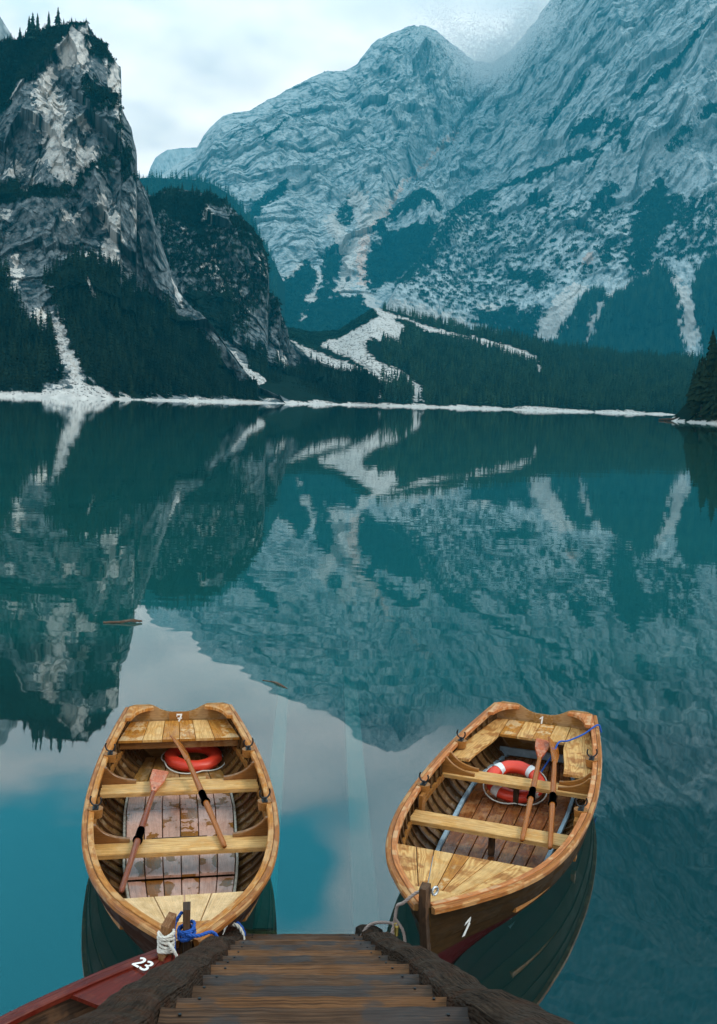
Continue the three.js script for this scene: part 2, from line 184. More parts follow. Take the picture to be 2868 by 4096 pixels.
const crag_patches = [
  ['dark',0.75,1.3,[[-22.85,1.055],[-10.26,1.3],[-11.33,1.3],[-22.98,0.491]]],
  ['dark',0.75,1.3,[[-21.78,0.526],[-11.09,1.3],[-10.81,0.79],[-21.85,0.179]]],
  ['rock',0.9,1,[[-16.93,0.939],[-16.38,0.97],[-15.93,0.989],[-15.32,0.98],[-15.26,0.902],[-15.49,0.867],[-15.15,0.865],[-15.6,0.841],[-15.99,0.87],[-16.05,0.897],[-16.49,0.89],[-16.82,0.91]]],
  ['rock',0.93,1,[[-17.04,0.898],[-16.99,0.864],[-16.93,0.819],[-16.82,0.777],[-16.49,0.756],[-16.41,0.722],[-16.44,0.674],[-16.49,0.627],[-16.27,0.593],[-16.27,0.555],[-15.82,0.535],[-16.27,0.53],[-16.72,0.534],[-17.28,0.556],[-17.38,0.602],[-17.99,0.609],[-17.49,0.635],[-17.6,0.7],[-17.98,0.737],[-18.2,0.78],[-17.98,0.822],[-17.81,0.858],[-17.43,0.885]]],
  ['rock',0.85,0.8,[[-14.25,0.966],[-13.91,1.003],[-13.63,0.996],[-13.71,0.928],[-13.73,0.852],[-14.02,0.851],[-14.19,0.895],[-14.36,0.896]]],
  ['rock',0.85,0.8,[[-15.99,0.686],[-15.26,0.697],[-15.2,0.683],[-15.49,0.65],[-15.71,0.666]]],
  ['rock',0.85,0.8,[[-13.96,0.803],[-13.59,0.887],[-13.67,0.767],[-13.78,0.698],[-13.9,0.734],[-14.01,0.773]]],
  ['rock',0.8,1,[[-15.82,0.629],[-15.37,0.623],[-14.92,0.618],[-14.86,0.59],[-15.6,0.541],[-15.93,0.547],[-15.93,0.598]]],
  ['rock',0.85,0.8,[[-19.35,0.634],[-18.97,0.644],[-18.65,0.616],[-18.65,0.59],[-19.09,0.606]]],
  ['rock',0.7,1,[[-19.79,0.623],[-18.71,0.564],[-18,0.54],[-18.55,0.537],[-19.47,0.568]]],
  ['rock',0.9,0.5,[[-17.94,0.53],[-17.22,0.518],[-16.94,0.523],[-17.45,0.514],[-17.83,0.519]]],
  ['rock',0.9,0.4,[[-19.33,0.825],[-18.63,0.851],[-18.68,0.841],[-19.17,0.822]]],
  ['rock',0.5,1,[[-18.54,0.609],[-17.99,0.586],[-17.94,0.546],[-18.38,0.562]]],
  ['veg',0.97,1,[[-22.85,1.08],[-19.74,1.015],[-19.04,1.007],[-18.13,1.01],[-17.04,1.014],[-16.27,1.017],[-15.38,1.008],[-15.21,1.003],[-15.93,0.989],[-16.49,0.969],[-17.04,0.944],[-17.04,0.912],[-17.86,0.873],[-18.68,0.853],[-19.44,0.819],[-22.92,0.754]]],
  ['veg',0.85,1,[[-15.27,0.984],[-14.82,1.002],[-14.26,1.031],[-13.74,1.027],[-14.25,0.988],[-14.59,0.935],[-15.21,0.916]]],
  ['veg',0.8,1.2,[[-15.49,0.808],[-14.81,0.834],[-14.25,0.836],[-13.62,0.844],[-14.24,0.758],[-15.09,0.714],[-15.49,0.73]]],
  ['veg',0.97,1,[[-22.97,0.536],[-18.71,0.544],[-17.72,0.517],[-16.94,0.513],[-15.93,0.529],[-14.92,0.572],[-14.23,0.634],[-13.55,0.762],[-12.97,0.821],[-13.08,0.764],[-14.23,0.608],[-14.8,0.563],[-15.93,0.51],[-16.95,0.492],[-18.72,0.48],[-22.98,0.472]]],
  ['rock',0.85,0.8,[[-14.74,0.467],[-13.99,0.466],[-13.56,0.48],[-13.77,0.337],[-14.41,0.323],[-14.63,0.375],[-14.21,0.437]]],
  ['rock',0.85,0.8,[[-15.59,0.335],[-14.74,0.361],[-14.74,0.316],[-15.27,0.314]]],
  ['rock',0.8,0.8,[[-19.32,0.337],[-18.91,0.336],[-18.82,0.268],[-19.03,0.225],[-19.23,0.269]]],
  ['rock',0.75,0.8,[[-18.31,0.184],[-17.38,0.184],[-17.48,0.145],[-17.8,0.136]]],
  ['rock',0.9,0.6,[[-13.17,0.349],[-12.84,0.381],[-12.77,0.362],[-13,0.331]]],
  ['rock',0.8,0.8,[[-19.61,0.468],[-19.2,0.455],[-19.31,0.419],[-19.61,0.432]]],
  ['rock',0.75,0.8,[[-16.74,0.457],[-16.01,0.442],[-15.9,0.418],[-16.43,0.42]]],
  ['rock',0.75,0.8,[[-12.92,0.603],[-12.59,0.726],[-12.69,0.614],[-12.91,0.537]]],
  ['rock',0.7,0.8,[[-14.96,0.508],[-14.43,0.523],[-14,0.485],[-14.64,0.464]]],
  ['forest',1,0.8,[[-28.37,0.299],[-19.83,0.326],[-19.23,0.225],[-18.32,0.145],[-17.28,0.146],[-17.07,0.092],[-16.44,0.042],[-17.6,0.021],[-18.33,0.009],[-28.53,-0.002]]],
  ['forest',1,0.8,[[-17.68,0.267],[-16.43,0.303],[-14.63,0.302],[-13.12,0.36],[-11.36,0.596],[-10.69,0.651],[-9.79,0.732],[-8.78,0.734],[-7.97,0.682],[-6.59,0.687],[-5.78,0.538],[-5.77,0.118],[-13.19,0.006],[-15.26,0.036],[-15.8,0.075],[-16.54,0.164],[-16.96,0.184]]],
  ['scree',0.93,0.6,[[-17.12,0.174],[-16.75,0.179],[-16.43,0.141],[-16.33,0.109],[-15.74,0.076],[-15.8,0.047],[-15.26,0.032],[-14.61,0.022],[-13.19,0.006],[-13.19,-0.007],[-18.34,-0.009],[-18.34,0.002],[-17.6,0.02],[-16.33,0.026],[-16.33,0.05],[-16.65,0.075],[-16.96,0.109]]],
  ['scree',0.8,0.4,[[-15.43,0.239],[-15.27,0.244],[-14.68,0.215],[-14.84,0.211]]],
  ['scree',0.9,0.5,[[-10.83,0.886],[-10.25,1.126],[-10.24,0.96],[-10.23,0.801],[-10.56,0.815],[-10.69,0.873]]],
];
const spur_survey = [[-14.56,765,-1.2,1127,223.5],[-12.91,760,-1.2,1120,218.7],[-12.32,762,-1.2,1115,216.8],[-11.84,764,-1.2,1111,213.0],[-11.48,766,-1.2,1108,218.4],[-10.52,770,-1.2,1100,221.8],[-9.55,774,-1.2,1092,219.6],[-8.58,778,-1.2,1084,214.6],[-7.96,780,-1.2,1078,206.0],[-7.51,782,-1.2,1071,195.2],[-6.96,784,-1.2,1062,182.5],[-6.65,786,-1.2,1057,177.1],[-6.20,788,-1.2,1050,166.9],[-5.92,789,-1.2,1046,160.7],[-5.58,790,-1.2,1040,145.1],[-5.49,791,-1.2,1039,135.6],[-5.42,792,-1.2,1037,111.0],[-5.01,798,-1.2,1027,104.5],[-4.80,801,-1.2,1021,98.8],[-4.74,802,-1.2,1020,88.1],[-4.37,808,-1.2,1011,73.6],[-4.20,810,-1.2,1007,59.4],[-3.43,822,-1.2,991,49.5],[-2.40,838,-1.2,974,39.8],[-0.86,861,-1.2,948,28.9],[0.69,884,-1.2,922,18.0],[1.61,898,-1.2,907,6.2]];
const spur_patches = [
  ['dark',0.8,1.3,[[-15.22,0.99],[-3.84,1.3],[-2.9,0.413],[-15.2,0.05]]],
  ['rock',0.85,0.7,[[-9,0.666],[-8.68,0.699],[-8.09,0.68],[-8.67,0.649]]],
  ['rock',0.85,0.7,[[-9.23,0.534],[-8.99,0.602],[-8.47,0.614],[-8.09,0.632],[-8.27,0.563],[-8.39,0.51],[-8.78,0.5],[-8.97,0.503]]],
  ['rock',0.85,0.7,[[-8.26,0.504],[-7.94,0.547],[-7.74,0.506],[-7.93,0.464],[-8.25,0.463]]],
  ['rock',0.9,0.7,[[-5.95,0.827],[-5.56,0.962],[-5.45,1.034],[-5.67,0.772],[-5.94,0.75]]],
  ['rock',0.75,0.8,[[-10.42,0.81],[-9.98,0.826],[-9.78,0.792],[-10.16,0.77]]],
  ['rock',0.7,0.8,[[-7.56,0.632],[-6.97,0.641],[-6.19,0.7],[-6.58,0.642],[-7.1,0.617]]],
  ['rock',0.7,0.8,[[-9.54,0.898],[-8.96,0.887],[-8.58,0.852],[-8.7,0.83],[-9.02,0.854]]],
  ['rock',0.5,1,[[-7.74,0.53],[-6.96,0.554],[-6.29,0.494],[-6.93,0.421],[-7.6,0.447]]],
  ['rock',0.5,1,[[-4.87,0.502],[-4.41,0.686],[-4.32,0.492],[-4.72,0.424]]],
  ['veg',0.97,1,[[-12.44,0.951],[-12.13,0.994],[-10.25,0.992],[-8.6,1.004],[-7.7,1.052],[-7.11,1.053],[-8.33,0.931],[-9.35,0.896],[-8.96,0.856],[-8.7,0.812],[-9.08,0.779],[-9.85,0.791],[-10.23,0.836],[-10.99,0.859],[-12.44,0.873]]],
  ['veg',0.6,1.3,[[-7.81,0.941],[-7.04,1.021],[-5.91,1.013],[-5.56,0.986],[-6.47,0.798],[-7.27,0.819],[-7.66,0.831]]],
  ['veg',0.45,1.3,[[-12.12,0.882],[-8.95,0.782],[-7.66,0.792],[-5.43,1.245],[-4.29,0.953],[-6.92,0.324],[-10.19,0.473],[-12.1,0.603]]],
  ['forest',1,0.8,[[-10.06,0.446],[-9.28,0.436],[-8.77,0.432],[-7.6,0.484],[-7.27,0.442],[-7.45,0.362],[-7.24,0.279],[-7.89,0.266],[-8.87,0.296],[-9.4,0.323],[-9.92,0.373]]],
  ['forest',1,0.8,[[-6.91,0.286],[-5.92,0.301],[-4.92,0.358],[-2.91,0.535],[-2.2,-0.038],[-6.85,-0.016],[-6.22,0.142]]],
  ['forest',1,0.7,[[-6.42,0.219],[-5,0.289],[-4.3,0.463],[-3.31,0.762],[-2.04,0.937],[-1.46,0.841],[-0.74,0.833],[0.89,1.3],[0.99,0.731],[0.94,0.136],[-1.91,0.026],[-3.54,0.026],[-4.41,0.15],[-6.38,0.066]]],
  ['scree',0.85,0.7,[[-9.85,0.368],[-9.53,0.343],[-9.39,0.312],[-8.87,0.296],[-8.48,0.285],[-8.02,0.256],[-7.3,0.235],[-6.89,0.205],[-6.36,0.177],[-6.03,0.16],[-4.89,0.117],[-5.53,0.008],[-6.2,0.06],[-6.81,0.131],[-7.15,0.153],[-7.55,0.182],[-7.95,0.214],[-8.2,0.188],[-8.6,0.234],[-8.87,0.269],[-9.78,0.287]]],
  ['scree',0.95,0.4,[[-4.98,0.126],[-4.55,0.139],[-4.05,0.09],[-3.4,0.058],[-3.54,0.007],[-5.66,-0.002],[-5.68,0.077]]],
];
const corner_peak_survey = [[-25.93,1250,150.0,1400,496.2],[-21.01,1250,150.0,1400,487.1],[-20.16,1250,150.0,1400,478.7],[-19.73,1250,150.0,1400,472.8],[-19.51,1250,150.0,1400,465.0],[-19.30,1250,150.0,1400,457.1],[-19.04,1250,150.0,1400,446.1],[-18.65,1250,150.0,1400,431.1],[-17.98,1250,150.0,1400,405.8],[-17.32,1250,150.0,1400,374.6]];
const corner_peak_patches = [
];
const tree_spots = {
  crag_top: [[-18.75,1.002,8.5],[-18.29,0.99,16.1],[-18.11,0.987,17.7],[-17.87,0.987,16.9],[-17.31,0.995,13.4],[-16.84,0.997,15.1],[-16.56,1.004,6.7],[-16.14,1,5.0],[-17.62,0.987,6.7],[-18.47,0.989,7.6],[-19.52,0.994,6.0],[-19.19,0.993,6.8],[-17.93,0.985,10.1],[-17.44,0.988,7.6]],
  spur_crest: [[-12.19,0.984,13.0],[-11.85,0.986,7.8],[-11.38,0.948,14.1],[-11.1,0.949,14.1],[-10.91,0.949,16.7],[-10.69,0.948,13.4],[-10.31,0.96,16.0],[-10.06,0.968,7.7],[-9.74,0.978,13.4],[-9.52,0.981,10.2],[-9.11,0.984,8.3],[-8.79,0.986,9.5],[-8.66,0.976,6.3],[-7.88,0.986,12.0],[-7.66,0.994,6.3],[-10.5,0.951,7.7],[-11.22,0.949,10.3],[-11.6,0.963,9.7],[-9.36,0.983,7.6],[-10.78,0.95,14.1],[-12.35,0.992,7.8],[-9.93,0.973,6.4],[-8.98,0.984,6.4]],
  shore_clump: [[2.46,0.058,15.5],[2.74,0.056,17.3],[2.21,0.054,13.6],[2.03,0.05,12.4],[1.71,0.048,18.2],[1.57,0.05,16.4],[1.32,0.046,7.0],[2.6,0.057,13.7],[1.89,0.049,13.0],[2.35,0.052,10.7]],
  fan: [[-2.03,0.634,9.2],[-1.49,0.554,6.1],[-0.89,0.514,4.6],[-1.28,0.545,3.2],[-0.14,0.406,3.9],[1.8,0.244,6.3],[1.98,0.24,6.8],[-0.71,0.49,2.3],[-0.3,0.524,2.0],[-0.85,0.786,2.9],[-1.81,0.603,3.8],[1.13,0.102,4.8],[0.25,0.373,5.5],[-2.36,0.465,6.8],[-2.97,0.519,8.9],[-1.26,0.356,7.9],[-0.72,0.32,5.9]],
  spur_foot: [[-1.04,0.378,16.5],[-0.79,0.367,14.2],[-1.25,0.323,15.3],[-1.5,0.335,21.0],[-0.58,0.411,13.7],[-1.95,0.613,12.9],[-1.69,0.45,16.2],[-2.15,0.42,13.8],[-0.36,0.395,12.5],[-1.35,0.196,12.2],[-0.07,0.296,13.6],[0.25,0.333,12.5],[0.5,0.367,11.3],[0.71,0.405,10.2]]};
// ---------------------------------------------------------------- terrain
// A slope is surveyed from the landing stage: bearing, then distance and height of its foot and of its crest.
const columns = (survey, k) => survey.map((r) => r[k]);
function inside(x, y, poly) {
  let hit = false;
  for (let i = 0, j = poly.length - 1; i < poly.length; j = i++) {
    const [xi, yi] = poly[i], [xj, yj] = poly[j];
    if ((yi > y) !== (yj > y) && x < ((xj - xi) * (y - yi)) / (yj - yi) + xi) hit = !hit;
  }
  return hit;
}
function slope(survey, patches, profile, look) {
  const az = columns(survey, 0), cols = [1, 2, 3, 4].map((k) => columns(survey, k)), [pt, pg] = profiles[profile];
  const boxes = patches.map(([, , warp, poly]) => { const xs = poly.map((p) => p[0]), ys = poly.map((p) => p[1]); return [Math.min(...xs), Math.max(...xs), Math.min(...ys), Math.max(...ys)]; });
  const column = (a) => cols.map((c) => table(a, az, c));
  function plain(a, t, col = column(a)) {
    const [df, hf, dr, hr] = col, over = Math.max(0, t - 1);
    const d = df + (dr - df) * table(Math.min(t, 1), pt, pg) + over * look.back, h = hf + (hr - hf) * Math.min(t, 1) - over * look.back * 0.35;
    return [Math.sin(rad(a)) * d, h, -Math.cos(rad(a)) * d, d];
  }
  // what grows or lies at a place: kind of the last patch that covers it
  function cover(a, t, p, col) {
    const [x, y, z, d] = p, high = col[3] - col[1], s = look.ragged;
    const w1 = fbm(x / (9 * s), y / (9 * s), z / (9 * s), 3, 0.6), w2 = fbm(x / (9 * s) + 31, y / (9 * s), z / (9 * s) + 17, 3, 0.6);
    const lean = look.lean ?? 0, tall = look.tall ?? 1.2, grain = 0.5 + 0.5 * clamp(1.5 * fbm((x + lean * y) / (5 * s), y / (5 * s * tall), z / (5 * s), 4, 0.6), -1, 1);
    let kind = look.plain ?? 'rock', strength = 1;
    for (let i = 0; i < patches.length; i++) {
      const [name, dense, warp, poly] = patches[i], b = boxes[i], wa = ((w1 * 7 * s * warp) / d) * 57.3, wt = (w2 * 7 * s * warp) / Math.max(high, 60);
      const qa = a + wa, qt = t + wt;
      if (qa < b[0] || qa > b[1] || qt < b[2] || qt > b[3]) continue;
      if (grain < dense * 1.04 && inside(qa, qt, poly)) kind = name;
    }
    if (look.beach && y < look.beach * (0.75 + 0.8 * fbm(x / 60, 1, z / 60, 2)) + 0.8 * w1) kind = 'scree';
    return kind;
  }
  function point(a, t) {
    const col = column(a), p = plain(a, t, col), kind = cover(a, t, p, col);
    const out = (look.relief?.(p, a, t) ?? 0) * smooth(p[1], -1, 12) * (1 - 0.75 * smooth(t, 0.86, 0.99)), n = 1 - out / p[3];
    const up = kind === 'veg' ? 1.2 * look.ragged * (0.5 + 0.5 * noise(p[0] / 4, p[1] / 4, p[2] / 4)) : 0;
    return [p[0] * n, p[1] + 0.25 * out + up, p[2] * n, kind, p];
  }
  return { point, survey, column, look, from: az[0], to: az[az.length - 1] };
}
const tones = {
  rock: [[0.64, 0.61, 0.565], [0.22, 0.23, 0.235]], dark: [[0.20, 0.225, 0.235], [0.016, 0.034, 0.042]], wall: [[0.43, 0.485, 0.50], [0.10, 0.150, 0.172]],  // on the cliffs dark holds stained rock plus face shadow put into colour
  veg: [[0.012, 0.038, 0.031], [0.005, 0.021, 0.019]], forest: [[0.010, 0.022, 0.017], [0.005, 0.013, 0.011]], scree: [[0.58, 0.565, 0.54], [0.40, 0.395, 0.385]], pink: [[0.64, 0.50, 0.44], [0.50, 0.38, 0.33]],
};
function slopeMesh(s, nb, nt, a0 = s.from, a1 = s.to) {
  const back = 4, rows = nt + back, pos = new Float32Array((nb + 1) * (rows + 1) * 3), col = new Float32Array(pos.length), index = [];
  for (let j = 0, o = 0; j <= rows; j++) {
    const t = j <= nt ? j / nt : 1 + ((j - nt) / back) ** 1.5;
    for (let i = 0; i <= nb; i++, o += 3) {
      const [x, y, z, kind, p] = s.point(lerp(a0, a1, i / nb), t);
      pos[o] = x; pos[o + 1] = y; pos[o + 2] = z;
      const [light, dim] = tones[kind], k = s.look.ragged;
      const mix = clamp(0.5 + 0.9 * fbm(p[0] / (7 * k), p[1] / (7 * k), p[2] / (7 * k), 4, 0.65) + (s.look.streak?.(p, kind) ?? 0), 0, 1);
      for (let c = 0; c < 3; c++) col[o + c] = lerp(dim[c], light[c], mix);
    }
  }
  for (let j = 0; j < rows; j++) for (let i = 0; i < nb; i++) { const q = j * (nb + 1) + i; index.push(q, q + 1, q + nb + 1, q + 1, q + nb + 2, q + nb + 1); }
  const g = new THREE.BufferGeometry();
  g.setAttribute('position', new THREE.BufferAttribute(pos, 3));
  g.setAttribute('color', new THREE.BufferAttribute(col, 3));
  g.setIndex(index);
  g.computeVertexNormals();
  return g;
}
const ground = new THREE.MeshLambertMaterial({ vertexColors: true, flatShading: true, name: 'weathered limestone and scrub' });
// broken rock: every cell is a small tilted plane, so neighbouring faces meet in sharp edges
function hash3(i, j, k, s) { let h = Math.imul(i, 374761393) ^ Math.imul(j, 668265263) ^ Math.imul(k, 2147483647 ^ 0x5bd1e995) ^ Math.imul(s, 1274126177); h = Math.imul(h ^ (h >>> 13), 1274126177); h ^= h >>> 16; return (h >>> 0) / 4294967296; }
function facets(x, y, z, tilt = 1) {
  const ix = Math.floor(x), iy = Math.floor(y), iz = Math.floor(z); let best = 9, v = 0;
  for (let i = ix - 1; i <= ix + 1; i++) for (let j = iy - 1; j <= iy + 1; j++) for (let k = iz - 1; k <= iz + 1; k++) {
    const dx = x - i - hash3(i, j, k, 1), dy = y - j - hash3(i, j, k, 2), dz = z - k - hash3(i, j, k, 3), d = dx * dx + dy * dy + dz * dz;
    if (d < best) { best = d; v = hash3(i, j, k, 4) - 0.5 + tilt * (dx * (hash3(i, j, k, 5) - 0.5) + dy * (hash3(i, j, k, 6) - 0.62)); }
  }
  return v;
}
const ridged = (x, y, z, o = 3) => { let s = 0, a = 1, w = 0; for (let i = 0; i < o; i++) { s += a * (1 - 2 * Math.abs(noise(x, y, z))); w += a; a *= 0.55; x *= 2.1; y *= 2.1; z *= 2.1; } return s / w; };

// the long grey massif: beds of rock rise to the right, gullies cut down through them
const massif = slope(massif_survey, massif_patches, 'main', {
  plain: 'wall', ragged: 4.2, back: 200, lean: -0.45, tall: 2.6,
  relief(p, a, t) {
    const x = p[0] / 1.8, y = p[1] / 1.8, z = p[2] / 1.8, w = 16 * noise(x / 120, y / 120, z / 120), dip = lerp(0.15, 0.75, smooth(a, -3, 6)), lift = smooth(t, 0.04, 0.3);
    const bed = y * 0.8 - x * dip + w, along = x * 0.8 + y * dip;
    const gully = ridged(x / 150 + w / 160, y / 420, z / 300, 3), rough = fbm(x / 22, y / 22, z / 22, 4, 0.62);
    const beds = 26 * facets(along / 130, bed / 44, z / 400, 1.3) + 9 * facets(along / 52 + 7, bed / 13, z / 200, 1.3) + 3.2 * facets(along / 20, bed / 5, z / 60, 1.4);
    const edge = table(a, columns(buttress_line, 0), columns(buttress_line, 1)), step = a > -0.5 ? 90 * smooth(edge - t, -0.015, 0.05) * smooth(a, -0.5, 1.5) * smooth(t, 0.02, 0.1) : 0;
    const cut = -70 * Math.exp(-(((a - 1.2 - 9 * Math.max(0, t - 0.35)) / 1.1) ** 2)) * smooth(t, 0.1, 0.35);
    return 1.8 * (step + cut + lift * (beds + 26 * gully + 4.5 * rough + 50 * noise(x / 420, y / 420, z / 420)) + (1 - lift) * 5 * rough);
  },
  streak(p, kind) {
    if (kind !== 'wall') return 0;
    const x = p[0] / 1.8, y = p[1] / 1.8, z = p[2] / 1.8, a = (Math.atan2(x, -z) * 180) / Math.PI, dip = lerp(0.15, 0.75, smooth(a, -3, 6));
    const bed = y * 0.8 - x * dip + 14 * noise(x / 90, y / 90, z / 90), along = x * 0.8 + y * dip;
    const crack = smooth(ridged(along / 130, bed / 24, z / 300, 2), 0.55, 0.9), lines = ridged(along / 70, bed / 6.5, z / 300, 3), runs = ridged(x / 11, y / 90, z / 90, 2);
    return 0.6 * lines - 0.9 * crack + 0.22 * runs * smooth(y, 330, 120) + 0.35 * fbm(x / 75, y / 75, z / 75, 2) + 0.06;
  },
});
setting('mountain', slopeMesh(massif, 860, 520, -14, 30), ground, 'huge grey limestone mountain with scree gullies behind the lake', 'mountain');
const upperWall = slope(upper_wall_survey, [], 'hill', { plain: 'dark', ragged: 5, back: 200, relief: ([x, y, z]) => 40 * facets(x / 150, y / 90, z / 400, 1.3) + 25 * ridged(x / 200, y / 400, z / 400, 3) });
setting('mountain', slopeMesh(upperWall, 160, 120), ground, 'upper rock wall of the right mountain, mirrored at the right of the lake', 'mountain');
const farPeak = slope(far_peak_survey, [], 'hill', { plain: 'wall', ragged: 5, back: 200, relief: ([x, y, z]) => 18 * ridged(x / 200, y / 40, z / 200, 4) + 12 * fbm(x / 40, y / 40, z / 40, 4), streak: ([x, y, z]) => 0.35 * ridged(x / 200, y / 22, z / 300) + 0.2 });
setting('mountain', slopeMesh(farPeak, 120, 60), ground, 'pale hazy rock dome far off in the notch between crag and mountain', 'mountain');
const farHill = slope(far_hill_survey, far_hill_patches, 'hill', { plain: 'forest', ragged: 2, back: 100 });
setting('hill', slopeMesh(farHill, 100, 50), ground, 'hazy wooded hill in the notch behind the cliffs', 'hill');
const cornerPeak = slope(corner_peak_survey, [], 'hill', { plain: 'wall', ragged: 2, back: 300, relief: ([x, y, z]) => 12 * ridged(x / 50, y / 110, z / 50, 4) + 8 * fbm(x / 20, y / 20, z / 20, 4) });
setting('mountain', slopeMesh(cornerPeak, 110, 110), ground, 'grey rock peak cut by the left edge behind the wooded cliff top', 'mountain');

// the valley floor: gravel fans and woods down to the far shore
const valley = slope(valley_survey, valley_patches, 'lin', { plain: 'forest', ragged: 1.2, back: 250, beach: 3.2, relief: ([x, y, z]) => 3 * fbm(x / 40, y / 40, z / 40, 3) });
setting('terrain', slopeMesh(valley, 420, 200), ground, 'valley floor with white gravel fan behind the far shore', 'valley');

// the left crag and the lower spur behind it
const cragRelief = (k) => ([x, y, z], a, t) => {
  const w = 14 * noise(x / 70, y / 90, z / 70), lift = smooth(t, 0.1, 0.4);
  const rib = ridged((x + w) / 64, y / 260, z / 150, 2), rough = fbm(x / 9, y / 11, z / 9, 4, 0.62), u = x * 0.86 + y * 0.4;
  const broken = 30 * facets((u + w) / 50, y / 110, z / 90, 1.2) + 10 * facets((u + w) / 19 + 5, y / 40, z / 40, 1.3) + 3.4 * facets(u / 7, y / 12, z / 16, 1.4);
  return k * (lift * (broken + 12 * rib + 2.0 * rough + 26 * noise(x / 130, y / 170, z / 130)) + (1 - lift) * 3 * rough);
};
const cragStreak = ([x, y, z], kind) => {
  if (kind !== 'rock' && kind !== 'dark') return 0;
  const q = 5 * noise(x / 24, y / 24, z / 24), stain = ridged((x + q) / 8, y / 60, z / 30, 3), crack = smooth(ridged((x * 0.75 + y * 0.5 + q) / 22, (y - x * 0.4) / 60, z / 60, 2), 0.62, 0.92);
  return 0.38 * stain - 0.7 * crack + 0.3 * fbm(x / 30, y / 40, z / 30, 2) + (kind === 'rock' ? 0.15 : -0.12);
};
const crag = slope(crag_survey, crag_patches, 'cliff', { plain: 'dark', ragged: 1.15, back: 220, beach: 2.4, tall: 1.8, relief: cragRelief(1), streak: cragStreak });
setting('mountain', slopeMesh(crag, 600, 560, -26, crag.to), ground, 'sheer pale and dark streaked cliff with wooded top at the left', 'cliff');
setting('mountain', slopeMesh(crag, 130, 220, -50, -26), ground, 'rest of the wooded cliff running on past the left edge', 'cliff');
const spur = slope(spur_survey, spur_patches, 'cliff', { plain: 'dark', ragged: 1.2, back: 260, beach: 2.6, tall: 1.8, relief: cragRelief(0.9), streak: cragStreak });
setting('mountain', slopeMesh(spur, 460, 420, spur.from, 0.9), ground, 'lower dark cliff with a row of spruces along its crest', 'cliff');

// the wooded point on the right, nearer than the far shore
const point = (() => {
  const survey = [[17.2, 352, -1.2, 362, 0.8], [17.6, 338, -1.2, 375, 3.5], [18.2, 326, -1.2, 392, 9], [19, 315, -1.2, 410, 15], [20.5, 300, -1.2, 430, 22], [23, 285, -1.2, 440, 30], [27, 270, -1.2, 440, 34]];
  return slope(survey, [], 'lin', { plain: 'forest', ragged: 0.7, back: 120, beach: 1.1, relief: ([x, y, z]) => 0.8 * fbm(x / 6, y / 6, z / 6, 3) });
})();
setting('terrain', slopeMesh(point, 160, 70), ground, 'dark wooded point with stony edge at the right of the lake', 'headland');

// ---------------------------------------------------------------- ripples, and the marl bed (the water itself is laid once the boats float in it)
function rippleTexture() {
  const N = 1024, d = new Uint8Array(N * N * 4), rnd = seeded(91), waves = [];
  for (let i = 0; i < 70; i++) { const k = 4 + Math.floor(Math.pow(rnd(), 1.3) * 60), a = rnd() * Math.PI * 2; waves.push([Math.round(k * Math.cos(a) * 0.55), Math.round(k * Math.sin(a)), rnd() * 6.283, 1 / Math.pow(k, 1.15)]); }
  const f = new Float32Array(N * N); let lo = 1e9, hi = -1e9;
  for (let y = 0; y < N; y++) for (let x = 0; x < N; x++) {
    let s = 0; const u = (x / N) * Math.PI * 2, v = (y / N) * Math.PI * 2;
    for (const [kx, ky, ph, amp] of waves) s += amp * Math.sin(kx * u + ky * v + ph);
    f[y * N + x] = s; if (s < lo) lo = s; if (s > hi) hi = s;
  }
  for (let i = 0; i < N * N; i++) { const v = Math.round((255 * (f[i] - lo)) / (hi - lo)); d[i * 4] = d[i * 4 + 1] = d[i * 4 + 2] = v; d[i * 4 + 3] = 255; }
  const t = new THREE.DataTexture(d, N, N); t.wrapS = t.wrapT = THREE.RepeatWrapping; t.magFilter = THREE.LinearFilter; t.needsUpdate = true;
  return t;
}
{
  const g = new THREE.PlaneGeometry(1600, 1300, 200, 900).rotateX(-Math.PI / 2).translate(0, 0, -630), p = g.attributes.position, c = new Float32Array(p.count * 3);
  for (let i = 0; i < p.count; i++) {
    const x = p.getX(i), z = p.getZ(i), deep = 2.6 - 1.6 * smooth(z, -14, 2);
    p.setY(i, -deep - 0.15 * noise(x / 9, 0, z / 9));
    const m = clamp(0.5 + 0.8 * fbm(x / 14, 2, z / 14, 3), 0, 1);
    const boatShade = smooth(z + 5 * fbm(x / 5, 5, z / 5, 3), -24, -17);   // boat shade put into the bed colour near the landing, turquoise marl beyond
    c.set([lerp(lerp(0.003, 0.005, m), lerp(0.004, 0.007, m), boatShade), lerp(lerp(0.062, 0.076, m), lerp(0.006, 0.011, m), boatShade), lerp(lerp(0.060, 0.072, m), lerp(0.0055, 0.0095, m), boatShade)], i * 3);
  }
  g.setAttribute('color', new THREE.BufferAttribute(c, 3)); g.computeVertexNormals();
  setting('terrain', g, new THREE.MeshStandardMaterial({ vertexColors: true, roughness: 1, name: 'turquoise marl' }), 'turquoise lake bed seen through the water', 'lake bed');
}

